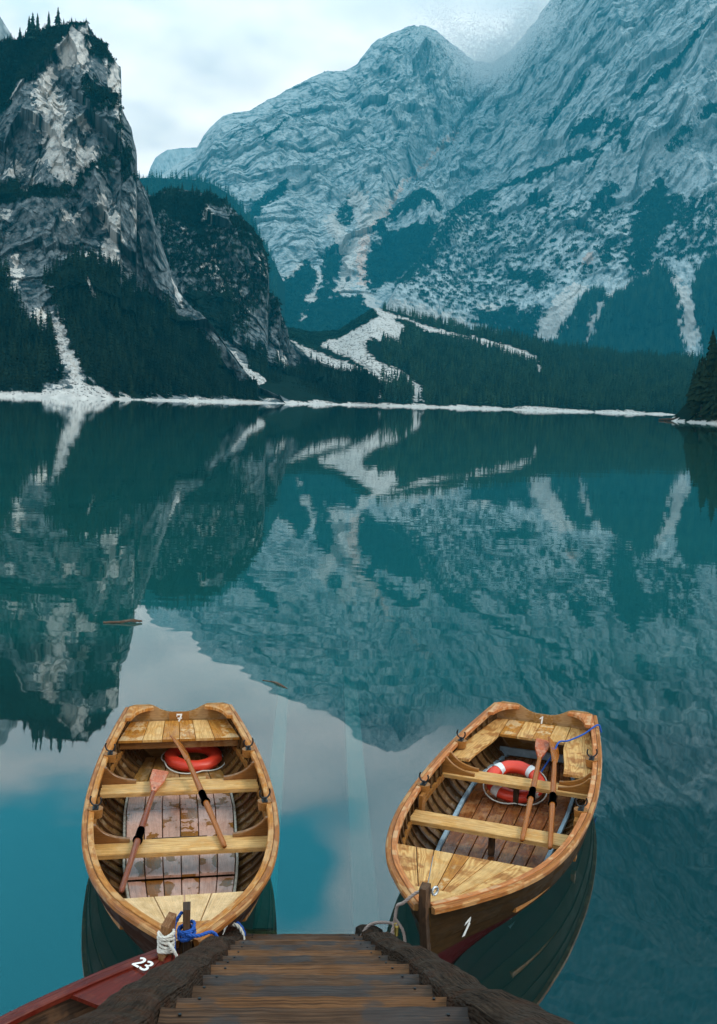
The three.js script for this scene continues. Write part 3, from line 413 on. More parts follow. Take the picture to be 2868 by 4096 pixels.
// ---------------------------------------------------------------- conifers
// one tree, a metre tall: whorls of drooping boughs, each a little roof of two faces, round a tapered trunk
function boughs(seed, tiers, per, girth) {
  const rnd = seeded(seed), v = [];
  for (let i = 0; i < tiers; i++) {
    const f = i / (tiers - 1), y = lerp(0.10, 0.97, Math.pow(f, 0.9)), reach = girth * Math.pow(1 - f, 0.8) * (0.75 + 0.5 * rnd()) + 0.012, turn = rnd() * 6.28;
    for (let k = 0; k < per; k++) {
      if (rnd() < 0.12) continue;
      const a = turn + ((k + 0.5 * rnd()) / per) * 6.283, r = reach * (0.65 + 0.55 * rnd()), w = (0.75 + 0.5 * rnd()) * (3.0 / per) * (0.35 + 0.65 * r / girth) * girth, drop = 0.055 + 0.10 * rnd() * (r / girth) + 0.02, lift = 0.035;
      const c = Math.cos(a), s = Math.sin(a), at = (d, e, h) => [c * d - s * e, y + h, s * d + c * e];
      const root = at(0, 0, lift), tip = at(r, 0, -drop), l = at(r * 0.55, w, -drop * 0.75), q = at(r * 0.55, -w, -drop * 0.75), ridge = at(r * 0.5, 0, -drop * 0.2 + 0.01);
      v.push(...root, ...ridge, ...l, ...ridge, ...tip, ...l, ...root, ...q, ...ridge, ...ridge, ...q, ...tip);
    }
  }
  v.push(0.012, 0.93, 0, -0.006, 0.93, 0.01, 0, 1.03, 0, -0.006, 0.93, 0.01, -0.006, 0.93, -0.01, 0, 1.03, 0);
  const g = new THREE.BufferGeometry(); g.setAttribute('position', new THREE.Float32BufferAttribute(v, 3)); g.computeVertexNormals();
  return g;
}
const stem = (() => { const g = new THREE.CylinderGeometry(0.004, 0.016, 1, 6).translate(0, 0.48, 0).toNonIndexed(); g.deleteAttribute('uv'); g.computeVertexNormals(); return g; })();
const needles = new THREE.MeshLambertMaterial({ color: linear(0.016, 0.036, 0.027), name: 'conifer needles' });
const needlesDark = new THREE.MeshLambertMaterial({ color: linear(0.014, 0.024, 0.013), name: 'dark conifer needles' });
const needlesFar = new THREE.MeshLambertMaterial({ color: linear(1, 1, 1), name: 'needles of the woods' });
const barkFar = new THREE.MeshStandardMaterial({ color: linear(0.09, 0.075, 0.06), roughness: 0.95, name: 'conifer bark' });
const crowns = [boughs(11, 11, 9, 0.17), boughs(12, 12, 9, 0.14), boughs(13, 10, 8, 0.20)];
const farCrowns = [boughs(21, 7, 6, 0.19), boughs(22, 8, 6, 0.16), boughs(23, 6, 6, 0.23)];
const bush = (() => {   // dwarf pine: a low heap of short shoots
  const rnd = seeded(5), v = [];
  for (let i = 0; i < 26; i++) {
    const a = rnd() * 6.283, e = Math.asin(rnd()), r = 0.35 + 0.15 * rnd(), c = [Math.cos(a) * Math.cos(e) * r, Math.sin(e) * r * 0.75, Math.sin(a) * Math.cos(e) * r];
    const j = () => (rnd() - 0.5) * 0.42;
    v.push(c[0] + j(), c[1] + j(), c[2] + j(), c[0] + j(), c[1] + j() + 0.1, c[2] + j(), c[0] + j(), c[1] + j(), c[2] + j());
  }
  const g = new THREE.BufferGeometry(); g.setAttribute('position', new THREE.Float32BufferAttribute(v, 3)); g.computeVertexNormals(); return g;
})();
function scatter(s, kinds, count, seed, name, label, category, geometries, low, high, tones, a0 = s.from, a1 = s.to, t0 = 0, t1 = 1) {
  const rnd = seeded(seed), lists = geometries.map(() => []), m = new THREE.Matrix4(), q = new THREE.Quaternion(), up = new THREE.Vector3(0, 1, 0);
  for (let tries = 0, n = 0; n < count && tries < count * 6; tries++) {
    const a = lerp(a0, a1, rnd()), t = lerp(t0, t1, rnd()), [x, y, z, kind] = s.point(a, t);
    if (!kinds.includes(kind) || y < 1) continue;
    const h = lerp(low, high, Math.pow(rnd(), 1.3)) * (1 + 0.25 * noise(x / 50, 3, z / 50)), w = h * (0.85 + 0.3 * rnd());
    m.compose(new THREE.Vector3(x, y - 0.3, z), q.setFromAxisAngle(up, rnd() * 6.283), new THREE.Vector3(w, h, w));
    const k = clamp(0.5 + 0.5 * noise(x / 25, 8, z / 25) + 0.5 * (rnd() - 0.5), 0, 1);
    lists[Math.floor(rnd() * geometries.length)].push([m.clone(), linear(...tones[0].map((c, i) => lerp(tones[1][i], c, k)))]); n++;
  }
  // alike trees of one wood stand as one mass
  const all = lists.map((l, i) => { const im = new THREE.InstancedMesh(geometries[i], needlesFar, l.length); l.forEach(([mm, c], j) => { im.setMatrixAt(j, mm); im.setColorAt(j, c); }); return im; });
  if (all.length === 1) return stuff(name, all[0], label, category);
  const mass = stuff(name, new THREE.Group(), label, category);
  all.forEach((im) => { im.name = 'crowns'; im.userData.kind = 'stuff'; shadows(im); mass.add(im); });
}
const green = [[0.030, 0.068, 0.040], [0.008, 0.026, 0.022]], deep = [[0.016, 0.030, 0.017], [0.003, 0.009, 0.008]], scrub = [[0.026, 0.072, 0.050], [0.003, 0.018, 0.018]];
scatter(valley, ['forest'], 9500, 101, 'woods', 'dense spruce wood behind the white far beach', 'woods', farCrowns, 9, 15, green, 1, 23);
scatter(massif, ['forest'], 7000, 102, 'woods', 'spruce wood between the scree runs under the mountain', 'woods', farCrowns, 15, 24, green, 7, 24, 0, 0.32);
scatter(crag, ['forest'], 4200, 103, 'woods', 'dark spruce wood at the foot of the left cliff', 'woods', farCrowns, 7, 13, deep, -26, -6, 0, 0.6);
scatter(spur, ['forest'], 2600, 104, 'woods', 'dark spruce wood under the lower cliff', 'woods', farCrowns, 7, 12, deep, -8, 1.8, 0, 1);
scatter(farHill, ['forest'], 1500, 105, 'woods', 'hazy spruce wood in the notch between the cliffs', 'woods', farCrowns, 17, 30, green, -14, -5, 0.5, 1);
scatter(massif, ['veg'], 15000, 106, 'scrub', 'dwarf pine scrub on the mountain ledges', 'scrub', [bush], 8, 18, scrub, -9, 21, 0, 0.75);
scatter(crag, ['veg'], 5000, 107, 'scrub', 'shrubs on the ledges of the left cliff', 'scrub', [bush, farCrowns[2]], 2.5, 6, deep, -22, -11.5, 0.3, 1.02);
scatter(spur, ['veg'], 4000, 108, 'scrub', 'shrubs on the lower cliff', 'scrub', [bush, farCrowns[2]], 2.5, 6, deep, -13, -4, 0.3, 1);
scatter(valley, ['veg'], 3000, 109, 'scrub', 'dwarf pine scrub beside the gravel fan', 'scrub', [bush], 2.5, 5, scrub, -5, 6);

// boulders and cobbles strewn over the gravel
const stones = [1, 2, 3].map((k) => { const g = new THREE.IcosahedronGeometry(0.5, 1), p = g.attributes.position; for (let i = 0; i < p.count; i++) { const f = 1 + 0.35 * noise(p.getX(i) * 2, p.getY(i) * 2 + k * 9, p.getZ(i) * 2); p.setXYZ(i, p.getX(i) * f, p.getY(i) * f * 0.7, p.getZ(i) * f); } g.computeVertexNormals(); return g; });
const grey = [[0.50, 0.48, 0.45], [0.16, 0.16, 0.16]];
scatter(valley, ['scree'], 5000, 201, 'gravel', 'grey boulders strewn over the gravel fan and far beach', 'boulders', stones, 0.8, 2.6, grey, -6, 22);
scatter(crag, ['scree'], 2600, 202, 'gravel', 'grey boulders strewn over the left beach and chutes', 'boulders', stones, 0.6, 2.0, grey, -21, -5, 0, 0.5);
scatter(spur, ['scree'], 1500, 203, 'gravel', 'grey boulders in the chutes under the lower cliff', 'boulders', stones, 0.6, 2.0, grey, -9, 0.9, 0, 0.6);
const spruceModels = crowns.map((c, i) => { const g = new THREE.Group(); part('trunk', stem, barkFar, g); part('crown', c, needles, g); return g; });
const darkModels = crowns.map((c) => { const g = new THREE.Group(); part('trunk', stem, barkFar, g); part('crown', c, needlesDark, g); return g; });
function plant(models, i, s, [a, t, h], label, group, sink = 0.4) {
  const [x, y, z] = s.point(a, t), o = models[i % models.length].clone(), w = h * (1.1 + 0.3 * Math.abs(noise(a * 9, t * 9, h)));
  o.name = numbered('spruce_tree'); o.position.set(x, y - sink, z); o.scale.set(w, h, w); o.rotation.y = i * 2.4; scene.add(o);
  o.userData = { label, category: 'tree', group };
}
const ordinal = ['leftmost', 'second', 'third', 'fourth', 'fifth', 'sixth', 'seventh', 'eighth', 'ninth', 'tenth', 'eleventh', 'twelfth', 'thirteenth', 'fourteenth', 'fifteenth', 'sixteenth', 'seventeenth', 'eighteenth', 'nineteenth', 'twentieth', 'twenty-first', 'twenty-second', 'twenty-third', 'twenty-fourth'];
for (const spots of Object.values(tree_spots)) spots.sort((p, q) => p[0] - q[0]);
const which = (i) => ordinal[i] + (i ? ' from left, ' : ' ');
tree_spots.crag_top.forEach((p, i) => plant(spruceModels, i, crag, [p[0], p[1], p[2] * 1.25], which(i) + 'spruce on the wooded top of the left cliff', 'spruces on top of the left cliff', 1));
tree_spots.spur_crest.forEach((p, i) => plant(spruceModels, i, spur, p, which(i) + 'spruce along the crest of the lower cliff', 'spruces on the crest of the lower cliff', 1));
tree_spots.shore_clump.forEach((p, i) => plant(spruceModels, i, valley, p, which(i) + 'spruce in the clump on the far shore beside gravel', 'spruces in the shore clump'));
tree_spots.fan.forEach((p, i) => plant(spruceModels, i, valley, p, which(i) + 'small lone conifer on the white gravel fan', 'lone conifers on the gravel fan'));
tree_spots.spur_foot.forEach((p, i) => plant(spruceModels, i, spur, p, which(i) + 'pointed spruce at the wood edge below the lower cliff', 'spruces at the wood edge left of the gravel fan'));
{
  const rnd = seeded(77);
  for (let i = 0; i < 96; i++) {
    const a = 18.15 + 4.6 * Math.pow(rnd(), 0.9), t = 0.12 + 0.75 * rnd(), h = Math.min(28, (14 + 8 * (a - 18.15)) * (0.66 + 0.40 * rnd()));
    plant(darkModels, i, point, [a, t, h], 'dark conifer in the wood on the right point', 'conifers on the right point');
  }
}
// low cloud hanging in the gap between summit and right wall: countless drops in a drifting bank
{
  const rnd = seeded(404), n = 60000, fleck = new THREE.MeshPhysicalMaterial({ color: linear(0.97, 0.975, 0.98), roughness: 1, transmission: 0.5, thickness: 0, specularIntensity: 0, name: 'cloud droplets' });
  const im = new THREE.InstancedMesh(new THREE.OctahedronGeometry(1, 0), fleck, n), m = new THREE.Matrix4();
  const normal = () => Math.sqrt(-2 * Math.log(rnd() + 1e-9)) * Math.cos(6.283 * rnd());
  for (let i = 0; i < n; i++) {
    const a = 6.9 + 1.7 * normal(), d = 4150 + 160 * normal(), low = 1500 + 150 * Math.min(1, ((a - 6.1) / 2.6) ** 2), h = low - 160 + 30 * normal() + 50 * rnd(), r = 0.7 + 0.6 * rnd();
    m.makeRotationY(rnd() * 6).scale(new THREE.Vector3(r, r, r)).setPosition(Math.sin(rad(a)) * d, h, -Math.cos(rad(a)) * d);
    im.setMatrixAt(i, m);
  }
  stuff('cloud', im, 'low white cloud hanging over the gap between summit and right mountain wall', 'cloud');
}

// ---------------------------------------------------------------- wood and paint
function dataTexture(w, h, fill, srgb = true) {
  const d = new Uint8Array(w * h * 4), c = [0, 0, 0];
  for (let y = 0; y < h; y++) for (let x = 0; x < w; x++) { fill(x / w, y / h, c); const o = (y * w + x) * 4; for (let i = 0; i < 3; i++) d[o + i] = clamp(Math.round(c[i] * 255), 0, 255); d[o + 3] = 255; }
  const t = new THREE.DataTexture(d, w, h); t.wrapS = t.wrapT = THREE.MirroredRepeatWrapping; t.magFilter = THREE.LinearFilter;
  if (srgb) t.colorSpace = THREE.SRGBColorSpace;
  t.needsUpdate = true; return t;
}
const toSrgb = (v) => (v <= 0.0031308 ? v * 12.92 : 1.055 * Math.pow(v, 1 / 2.4) - 0.055);
// u runs across the grain (0.4 m), v along it (1.2 m). light and dim: the two woods of the grain; stain: blotches of another tone; spots: nail heads and specks
function wood(seed, o) {   // dark hairline checks run along the grain
  const g = (u, v) => { const b = noise(u * 3 + seed, v * 1.2, seed), ring = 0.5 + 0.5 * Math.sin((u * 9 + 1.6 * b + 0.5 * noise(u * 9, v * 3, seed)) * 6.283), fibre = 0.5 + 0.75 * fbm(u * 60, v * 2.6, seed + 3, 4, 0.7); return clamp(o.rings * ring + (1 - o.rings) * fibre + 0.12 * noise(u * 120, v * 8, seed), 0, 1); };
  const blot = (u, v) => smooth(fbm(u * 1.7 + seed, v * 3.4, seed * 1.3, 4, 0.6), o.blotAt ?? 0.05, (o.blotAt ?? 0.05) + (o.blotSoft ?? 0.25));
  const map = dataTexture(256, 512, (u, v, c) => {
    const k = g(u, v), b = (o.stain ? blot(u, v) : 0) * (o.amount ?? 1), wear = 0.92 + 0.16 * fbm(u * 6, v * 10, seed + 9, 3), check = smooth(ridged(u * 14, v * 1.1, seed + 21, 2), 0.86, 0.97) * 0.35, speck = o.speck && noise(u * 60, v * 180, seed + 5) > o.speck ? 0.45 : 1;
    for (let i = 0; i < 3; i++) c[i] = toSrgb(clamp(lerp(lerp(o.dim[i], o.light[i], k), (o.stain ?? [0, 0, 0])[i] * (0.8 + 0.4 * k), b) * wear * speck * (1 - check), 0, 1));
  });
  const bumpMap = dataTexture(256, 512, (u, v, c) => { c[0] = c[1] = c[2] = 0.35 * g(u, v) + 0.4 + 0.25 * noise(u * 30, v * 20, seed + 2); }, false);
  const roughnessMap = dataTexture(128, 256, (u, v, c) => { c[0] = c[1] = c[2] = lerp(o.rough[0], o.rough[1], smooth(fbm(u * 2.2 + seed, v * 4.4, seed + 4, 3), -0.25, 0.25)); }, false);
  for (const t of [map, bumpMap, roughnessMap]) t.repeat.set(2.5, 0.8333);
  return new THREE.MeshPhysicalMaterial({ map, bumpMap, bumpScale: o.bump ?? 0.0012, roughnessMap, roughness: 1, metalness: 0, clearcoat: o.coat ?? 0, clearcoatRoughness: 0.22, specularIntensity: o.shine ?? 0.3, name: o.name });
}
const W = {
  rail: wood(3, { name: 'varnished oak rail', light: [0.62, 0.27, 0.062], dim: [0.30, 0.090, 0.015], stain: [0.62, 0.37, 0.165], amount: 0.6, rings: 0.35, rough: [0.3, 0.6], speck: 0.86 }),
  railRed: wood(4, { name: 'red varnished rail', light: [0.64, 0.26, 0.090], dim: [0.32, 0.088, 0.023], stain: [0.66, 0.40, 0.21], amount: 0.7, rings: 0.3, rough: [0.3, 0.6], speck: 0.86 }),
  seat: wood(5, { name: 'pale bare seat wood', light: [0.78, 0.49, 0.205], dim: [0.44, 0.20, 0.052], stain: [0.56, 0.26, 0.06], amount: 0.55, rings: 0.3, rough: [0.35, 0.6], speck: 0.84 }),
  seatWarm: wood(6, { name: 'worn varnished stern boards', light: [0.58, 0.26, 0.05], dim: [0.30, 0.095, 0.014], stain: [0.66, 0.44, 0.23], amount: 0.8, blotAt: 0.1, rings: 0.3, rough: [0.25, 0.5], speck: 0.86 }),
  deck: wood(7, { name: 'pale worn deck boards', light: [0.80, 0.49, 0.19], dim: [0.40, 0.155, 0.034], stain: [0.32, 0.11, 0.022], amount: 0.75, blotAt: 0.12, rings: 0.55, rough: [0.35, 0.6], speck: 0.8 }),
  bottom: wood(8, { name: 'wet faded bottom boards', light: [0.62, 0.37, 0.29], dim: [0.44, 0.235, 0.17], stain: [0.25, 0.095, 0.016], amount: 1, blotAt: 0.16, blotSoft: 0.08, rings: 0.3, rough: [0.10, 0.32], coat: 0.4, speck: 0.86 }),  // pale pinkish tone: sky mirrored in wet varnish, put into the colour
  bottomBrown: wood(9, { name: 'varnished mahogany bottom boards', light: [0.30, 0.098, 0.028], dim: [0.10, 0.028, 0.008], stain: [0.40, 0.18, 0.07], amount: 0.6, rings: 0.4, rough: [0.2, 0.45], coat: 0.2 }),
  strake: wood(10, { name: 'oiled planking', light: [0.058, 0.020, 0.010], dim: [0.022, 0.008, 0.005], stain: [0.05, 0.02, 0.011], amount: 0.5, rings: 0.3, rough: [0.45, 0.7], coat: 0, shine: 0.12 }),
  strakeOlive: wood(11, { name: 'weathered varnished planking', light: [0.055, 0.028, 0.009], dim: [0.019, 0.010, 0.0035], stain: [0.035, 0.019, 0.007], amount: 0.6, rings: 0.3, rough: [0.45, 0.7], coat: 0, shine: 0.12 }),
  redPaint: wood(12, { name: 'red bottom paint', light: [0.055, 0.007, 0.008], dim: [0.03, 0.004, 0.005], stain: [0.04, 0.008, 0.008], amount: 0.5, rings: 0.1, rough: [0.45, 0.7], coat: 0, shine: 0.12 }),
  knee: wood(13, { name: 'dark varnished knee', light: [0.26, 0.105, 0.030], dim: [0.13, 0.048, 0.013], stain: [0.40, 0.22, 0.10], amount: 0.5, rings: 0.3, rough: [0.25, 0.45], coat: 0.3 }),
  kneePale: wood(14, { name: 'varnished knee', light: [0.42, 0.185, 0.045], dim: [0.24, 0.085, 0.019], rings: 0.3, rough: [0.25, 0.45], coat: 0.3 }),
  rib: wood(15, { name: 'oiled ribs', light: [0.13, 0.062, 0.022], dim: [0.065, 0.028, 0.010], rings: 0.2, rough: [0.3, 0.5], coat: 0.15 }),
  oarRed: wood(16, { name: 'red brown oar varnish', light: [0.30, 0.075, 0.032], dim: [0.15, 0.034, 0.015], stain: [0.44, 0.20, 0.11], amount: 0.4, rings: 0.2, rough: [0.2, 0.4], coat: 0.35 }),
  oar: wood(17, { name: 'orange brown oar varnish', light: [0.52, 0.17, 0.022], dim: [0.24, 0.056, 0.007], stain: [0.30, 0.10, 0.03], amount: 0.6, rings: 0.25, rough: [0.2, 0.4], coat: 0.35, speck: 0.82 }),
  bladeRed: wood(18, { name: 'red oar blade', light: [0.62, 0.165, 0.065], dim: [0.44, 0.09, 0.03], stain: [0.62, 0.28, 0.16], amount: 0.6, rings: 0.3, rough: [0.2, 0.4], coat: 0.35 }),
  stem: wood(19, { name: 'dark stem timber', light: [0.075, 0.043, 0.026], dim: [0.028, 0.016, 0.010], stain: [0.16, 0.08, 0.04], amount: 0.5, rings: 0.2, rough: [0.5, 0.8], bump: 0.003 }),
  mahogany: wood(20, { name: 'red mahogany', light: [0.15, 0.017, 0.009], dim: [0.06, 0.007, 0.004], stain: [0.17, 0.035, 0.02], amount: 0.5, rings: 0.25, rough: [0.2, 0.4], coat: 0.1 }),
  batten: wood(21, { name: 'pale batten', light: [0.66, 0.46, 0.22], dim: [0.50, 0.30, 0.12], rings: 0.3, rough: [0.4, 0.6] }),
  log: wood(22, { name: 'weathered dark beam', light: [0.070, 0.046, 0.032], dim: [0.004, 0.003, 0.0028], stain: [0.052, 0.024, 0.014], amount: 0.6, rings: 0.05, rough: [0.65, 0.95], bump: 0.012, shine: 0.1 }),
  step: wood(23, { name: 'weathered step plank', light: [0.135, 0.074, 0.043], dim: [0.020, 0.011, 0.008], stain: [0.045, 0.041, 0.042], amount: 0.75, blotAt: 0.0, rings: 0.05, rough: [0.45, 0.85], bump: 0.004, shine: 0.2 }),
  stepWarm: wood(24, { name: 'worn brown step plank', light: [0.225, 0.105, 0.045], dim: [0.032, 0.014, 0.008], stain: [0.050, 0.040, 0.036], amount: 0.7, blotAt: 0.08, rings: 0.05, rough: [0.4, 0.8], bump: 0.004, shine: 0.2 }),
  rub: wood(26, { name: 'dark varnished outer rail', light: [0.50, 0.19, 0.040], dim: [0.19, 0.050, 0.009], stain: [0.62, 0.36, 0.15], amount: 0.5, rings: 0.25, rough: [0.3, 0.5], coat: 0.15, speck: 0.82 }),
  deckPale: wood(27, { name: 'cream foredeck boards', light: [0.82, 0.57, 0.32], dim: [0.62, 0.37, 0.17], stain: [0.60, 0.36, 0.15], amount: 0.5, rings: 0.08, rough: [0.4, 0.6], speck: 0.72 }),
  bottomGold: wood(28, { name: 'golden varnished bottom boards', light: [0.38, 0.195, 0.055], dim: [0.23, 0.098, 0.022], stain: [0.46, 0.28, 0.14], amount: 0.6, rings: 0.3, rough: [0.2, 0.4], coat: 0.35 }),
  inside: wood(29, { name: 'oiled inner planking', light: [0.20, 0.100, 0.033], dim: [0.095, 0.042, 0.013], stain: [0.33, 0.24, 0.15], amount: 0.5, blotAt: 0.2, rings: 0.25, rough: [0.2, 0.45], coat: 0.25 }),
  insideDark: wood(30, { name: 'dark oiled inner planking', light: [0.165, 0.088, 0.034], dim: [0.082, 0.040, 0.015], stain: [0.24, 0.15, 0.08], amount: 0.5, blotAt: 0.2, rings: 0.25, rough: [0.25, 0.45], coat: 0.2 }),
  drift: wood(25, { name: 'grey driftwood', light: [0.20, 0.155, 0.12], dim: [0.05, 0.032, 0.022], stain: [0.07, 0.036, 0.022], amount: 0.6, rings: 0.2, rough: [0.6, 0.9], bump: 0.004 }),
};
const plainMat = (name, c, rough = 0.5, metal = 0, extra = {}) => new THREE.MeshPhysicalMaterial({ color: linear(...c), roughness: rough, metalness: metal, name, ...extra });
const speckled = (name, a, b, rough, scale = 6) => new THREE.MeshPhysicalMaterial({ map: dataTexture(128, 128, (u, v, c) => { const k = clamp(0.5 + 0.9 * fbm(u * scale, v * scale, 3.3 + scale, 4, 0.65), 0, 1); for (let i = 0; i < 3; i++) c[i] = toSrgb(lerp(a[i], b[i], k)); }), roughness: rough, name });
const M = {
  white: plainMat('white number paint', [0.80, 0.80, 0.78], 0.6), iron: plainMat('dark iron', [0.035, 0.036, 0.04], 0.42, 0.7), brass: plainMat('brass', [0.60, 0.44, 0.12], 0.35, 0.9), steel: plainMat('galvanised steel', [0.55, 0.56, 0.57], 0.4, 0.9),
  leather: plainMat('black collar', [0.012, 0.013, 0.015], 0.4), ring: speckled('orange red buoy skin', [0.72, 0.055, 0.022], [0.60, 0.035, 0.016], 0.42), band: speckled('white reflective band', [0.74, 0.75, 0.76], [0.60, 0.61, 0.62], 0.35),
  greyWood: speckled('bleached grey batten', [0.46, 0.41, 0.34], [0.24, 0.20, 0.155], 0.7, 9), iceBlue: speckled('pale blue batten paint', [0.34, 0.46, 0.55], [0.20, 0.28, 0.34], 0.5, 9),
  ropeWhite: speckled('white braided rope', [0.72, 0.70, 0.64], [0.52, 0.49, 0.44], 0.9, 14), ropeBlue: speckled('blue rope', [0.012, 0.10, 0.46], [0.006, 0.06, 0.30], 0.75, 14), ropeGrey: speckled('faded pinkish rope', [0.46, 0.37, 0.33], [0.30, 0.22, 0.20], 0.9, 14),
};

// ---------------------------------------------------------------- shape helpers
const V3 = (x, y, z) => new THREE.Vector3(x, y, z);
let grainSeed = 1;
const grain = () => { grainSeed = (grainSeed * 16807) % 2147483647; return (grainSeed % 1000) / 61; };
// a closed tube of any section along stations: rings is a list of equally long point lists
function loft(rings, inner = null) {   // inner: the edges of the section that show the second material
  const n = rings[0].length, pos = [], uv = [], a = grain(), b = grain(); let run = 0;
  const len = [0]; for (let i = 1; i < rings.length; i++) len.push((run += rings[i][0].distanceTo(rings[i - 1][0])));
  const girth = [0]; let s = 0; for (let k = 1; k <= n; k++) girth.push((s += rings[Math.floor(rings.length / 2)][k % n].distanceTo(rings[Math.floor(rings.length / 2)][k - 1])));
  const put = (i, k) => { const p = rings[i][k % n]; pos.push(p.x, p.y, p.z); uv.push(girth[k] + a, len[i] + b); };
  const order = inner ? [...Array(n).keys()].sort((p, q) => inner.includes(p) - inner.includes(q)) : [...Array(n).keys()];
  for (const k of order) for (let i = 0; i + 1 < rings.length; i++) { put(i, k); put(i, k + 1); put(i + 1, k); put(i, k + 1); put(i + 1, k + 1); put(i + 1, k); }
  const walls = pos.length / 3, outerCount = inner ? ((n - inner.length) * walls) / n : walls;
  for (const [i, flip] of [[0, true], [rings.length - 1, false]]) for (let k = 1; k + 1 < n; k++) for (const q of flip ? [0, k + 1, k] : [0, k, k + 1]) { const p = rings[i][q], o = rings[i][0]; pos.push(p.x, p.y, p.z); uv.push(p.x - o.x + a, p.y - o.y + p.z - o.z + b); }
  const g = new THREE.BufferGeometry(); g.setAttribute('position', new THREE.Float32BufferAttribute(pos, 3)); g.setAttribute('uv', new THREE.Float32BufferAttribute(uv, 2));
  if (inner) { g.addGroup(0, outerCount, 0); g.addGroup(outerCount, pos.length / 3 - outerCount, 1); }
  return crease(g, 0.5);
}
function crease(g, angle) {   // smooth within an angle, sharp beyond it
  const p = g.attributes.position, n = new Float32Array(p.count * 3), at = new Map(), fn = [], a = new THREE.Vector3(), b = new THREE.Vector3(), c = new THREE.Vector3(), cosine = Math.cos(angle);
  for (let i = 0; i < p.count; i += 3) { a.fromBufferAttribute(p, i); b.fromBufferAttribute(p, i + 1).sub(a); c.fromBufferAttribute(p, i + 2).sub(a); const f = b.clone().cross(c), l = f.length(); fn.push(l > 1e-14 ? f : V3(0, 0, 0)); }
  const key = (i) => Math.round(p.getX(i) * 5000) + ',' + Math.round(p.getY(i) * 5000) + ',' + Math.round(p.getZ(i) * 5000);
  for (let i = 0; i < p.count; i++) { const k = key(i); if (!at.has(k)) at.set(k, []); at.get(k).push((i / 3) | 0); }
  for (let i = 0; i < p.count; i++) {
    const own = fn[(i / 3) | 0].clone().normalize(), sum = V3(0, 0, 0);
    for (const f of at.get(key(i))) if (fn[f].clone().normalize().dot(own) > cosine) sum.add(fn[f]);
    if (sum.lengthSq() === 0) sum.copy(own); sum.normalize(); n.set([sum.x, sum.y, sum.z], i * 3);
  }
  g.setAttribute('normal', new THREE.BufferAttribute(n, 3)); return g;
}
// a board between two edges (top faces), thickness straight down; its edges are eased
function board(left, right, thick, ease = 0.003) {
  return loft(left.map((l, i) => {
    const r = right[i], d = r.clone().sub(l), w = d.length(), e = d.normalize().multiplyScalar(Math.min(ease, w * 0.3));
    const dn = (v, y) => V3(v.x, v.y - y, v.z);
    return [l.clone().add(e), r.clone().sub(e), dn(r, ease), dn(r, thick), dn(l, thick), dn(l, ease)].reverse();
  }));
}
function bar(x0, x1, y0, y1, z0, z1, axis = 'z', ease = 0.003) {   // a straight piece, grain along axis
  const ring = (f) => { const e = ease; return f === 'z' ? (z) => [[x0 + e, y1], [x0, y1 - e], [x0, y0], [x1, y0], [x1, y1 - e], [x1 - e, y1]].map(([x, y]) => V3(x, y, z)) : f === 'x' ? (x) => [[z0 + e, y1], [z0, y1 - e], [z0, y0], [z1, y0], [z1, y1 - e], [z1 - e, y1]].reverse().map(([z, y]) => V3(x, y, z)) : (y) => [[x0, z0], [x0, z1], [x1, z1], [x1, z0]].map(([x, z]) => V3(x, y, z)); };
  const r = ring(axis), [a, b] = axis === 'z' ? [z0, z1] : axis === 'x' ? [x0, x1] : [y0, y1];
  return loft([r(a), r((a + b) / 2), r(b)]);
}
function cordAlong(points, radius, closed = false, seg = 0) {
  const c = new THREE.CatmullRomCurve3(points, closed, 'catmullrom', 0.5);
  return new THREE.TubeGeometry(c, seg || points.length * 6, radius, 7, closed);
}
// three strands laid round each other along a line
function rope(points, radius, closed = false) {
  const c = new THREE.CatmullRomCurve3(points, closed), L = c.getLength(), n = Math.max(24, Math.round(L / (radius * 0.9))), fr = c.computeFrenetFrames(n, closed), out = [];
  for (let s = 0; s < 3; s++) {
    const q = [];
    for (let i = 0; i <= n; i++) { const p = c.getPointAt(i / n), a = (i / n) * (L / (radius * 7)) * 6.283 + (s * 6.283) / 3; q.push(p.addScaledVector(fr.normals[i], Math.cos(a) * radius * 0.52).addScaledVector(fr.binormals[i], Math.sin(a) * radius * 0.52)); }
    out.push(new THREE.TubeGeometry(new THREE.CatmullRomCurve3(q), n, radius * 0.6, 5, false));
  }
  const g = mergeGeometries(out), uv = g.attributes.uv; for (let i = 0; i < uv.count; i++) uv.setXY(i, uv.getX(i) * L * 12, uv.getY(i)); return g;
}
const font = await new FontLoader().loadAsync('fonts/droid/droid_sans_bold.typeface.json');

// ---------------------------------------------------------------- rowing boats
// boat axes: x to the viewer's right when the bow points at the viewer, y up from the waterline, z from stern (0) to bow (LEN)
const LEN = 4.28;
const spline = (xs, ys) => { const c = new THREE.SplineCurve(xs.map((x, i) => new THREE.Vector2(x, ys[i]))), p = c.getPoints(200); const px = p.map((q) => q.x), py = p.map((q) => q.y); return (x) => table(x, px, py); };
const halfBeam = spline([0, 0.12, 0.24, 0.37, 0.48, 0.59, 0.68, 0.77, 0.85, 0.91, 0.96, 1], [0.455, 0.540, 0.606, 0.645, 0.650, 0.625, 0.576, 0.493, 0.376, 0.252, 0.132, 0.020]);
const sheer = spline([0, 0.25, 0.5, 0.75, 1], [0.46, 0.40, 0.385, 0.44, 0.585]);
const keelY = (u) => -0.17 + 0.06 * smooth(u, 0.75, 1) + 0.03 * (1 - smooth(u, 0, 0.3));
const fullness = (u) => lerp(lerp(2.7, 3.3, smooth(u, 0, 0.35)), 1.15, smooth(u, 0.5, 0.97));
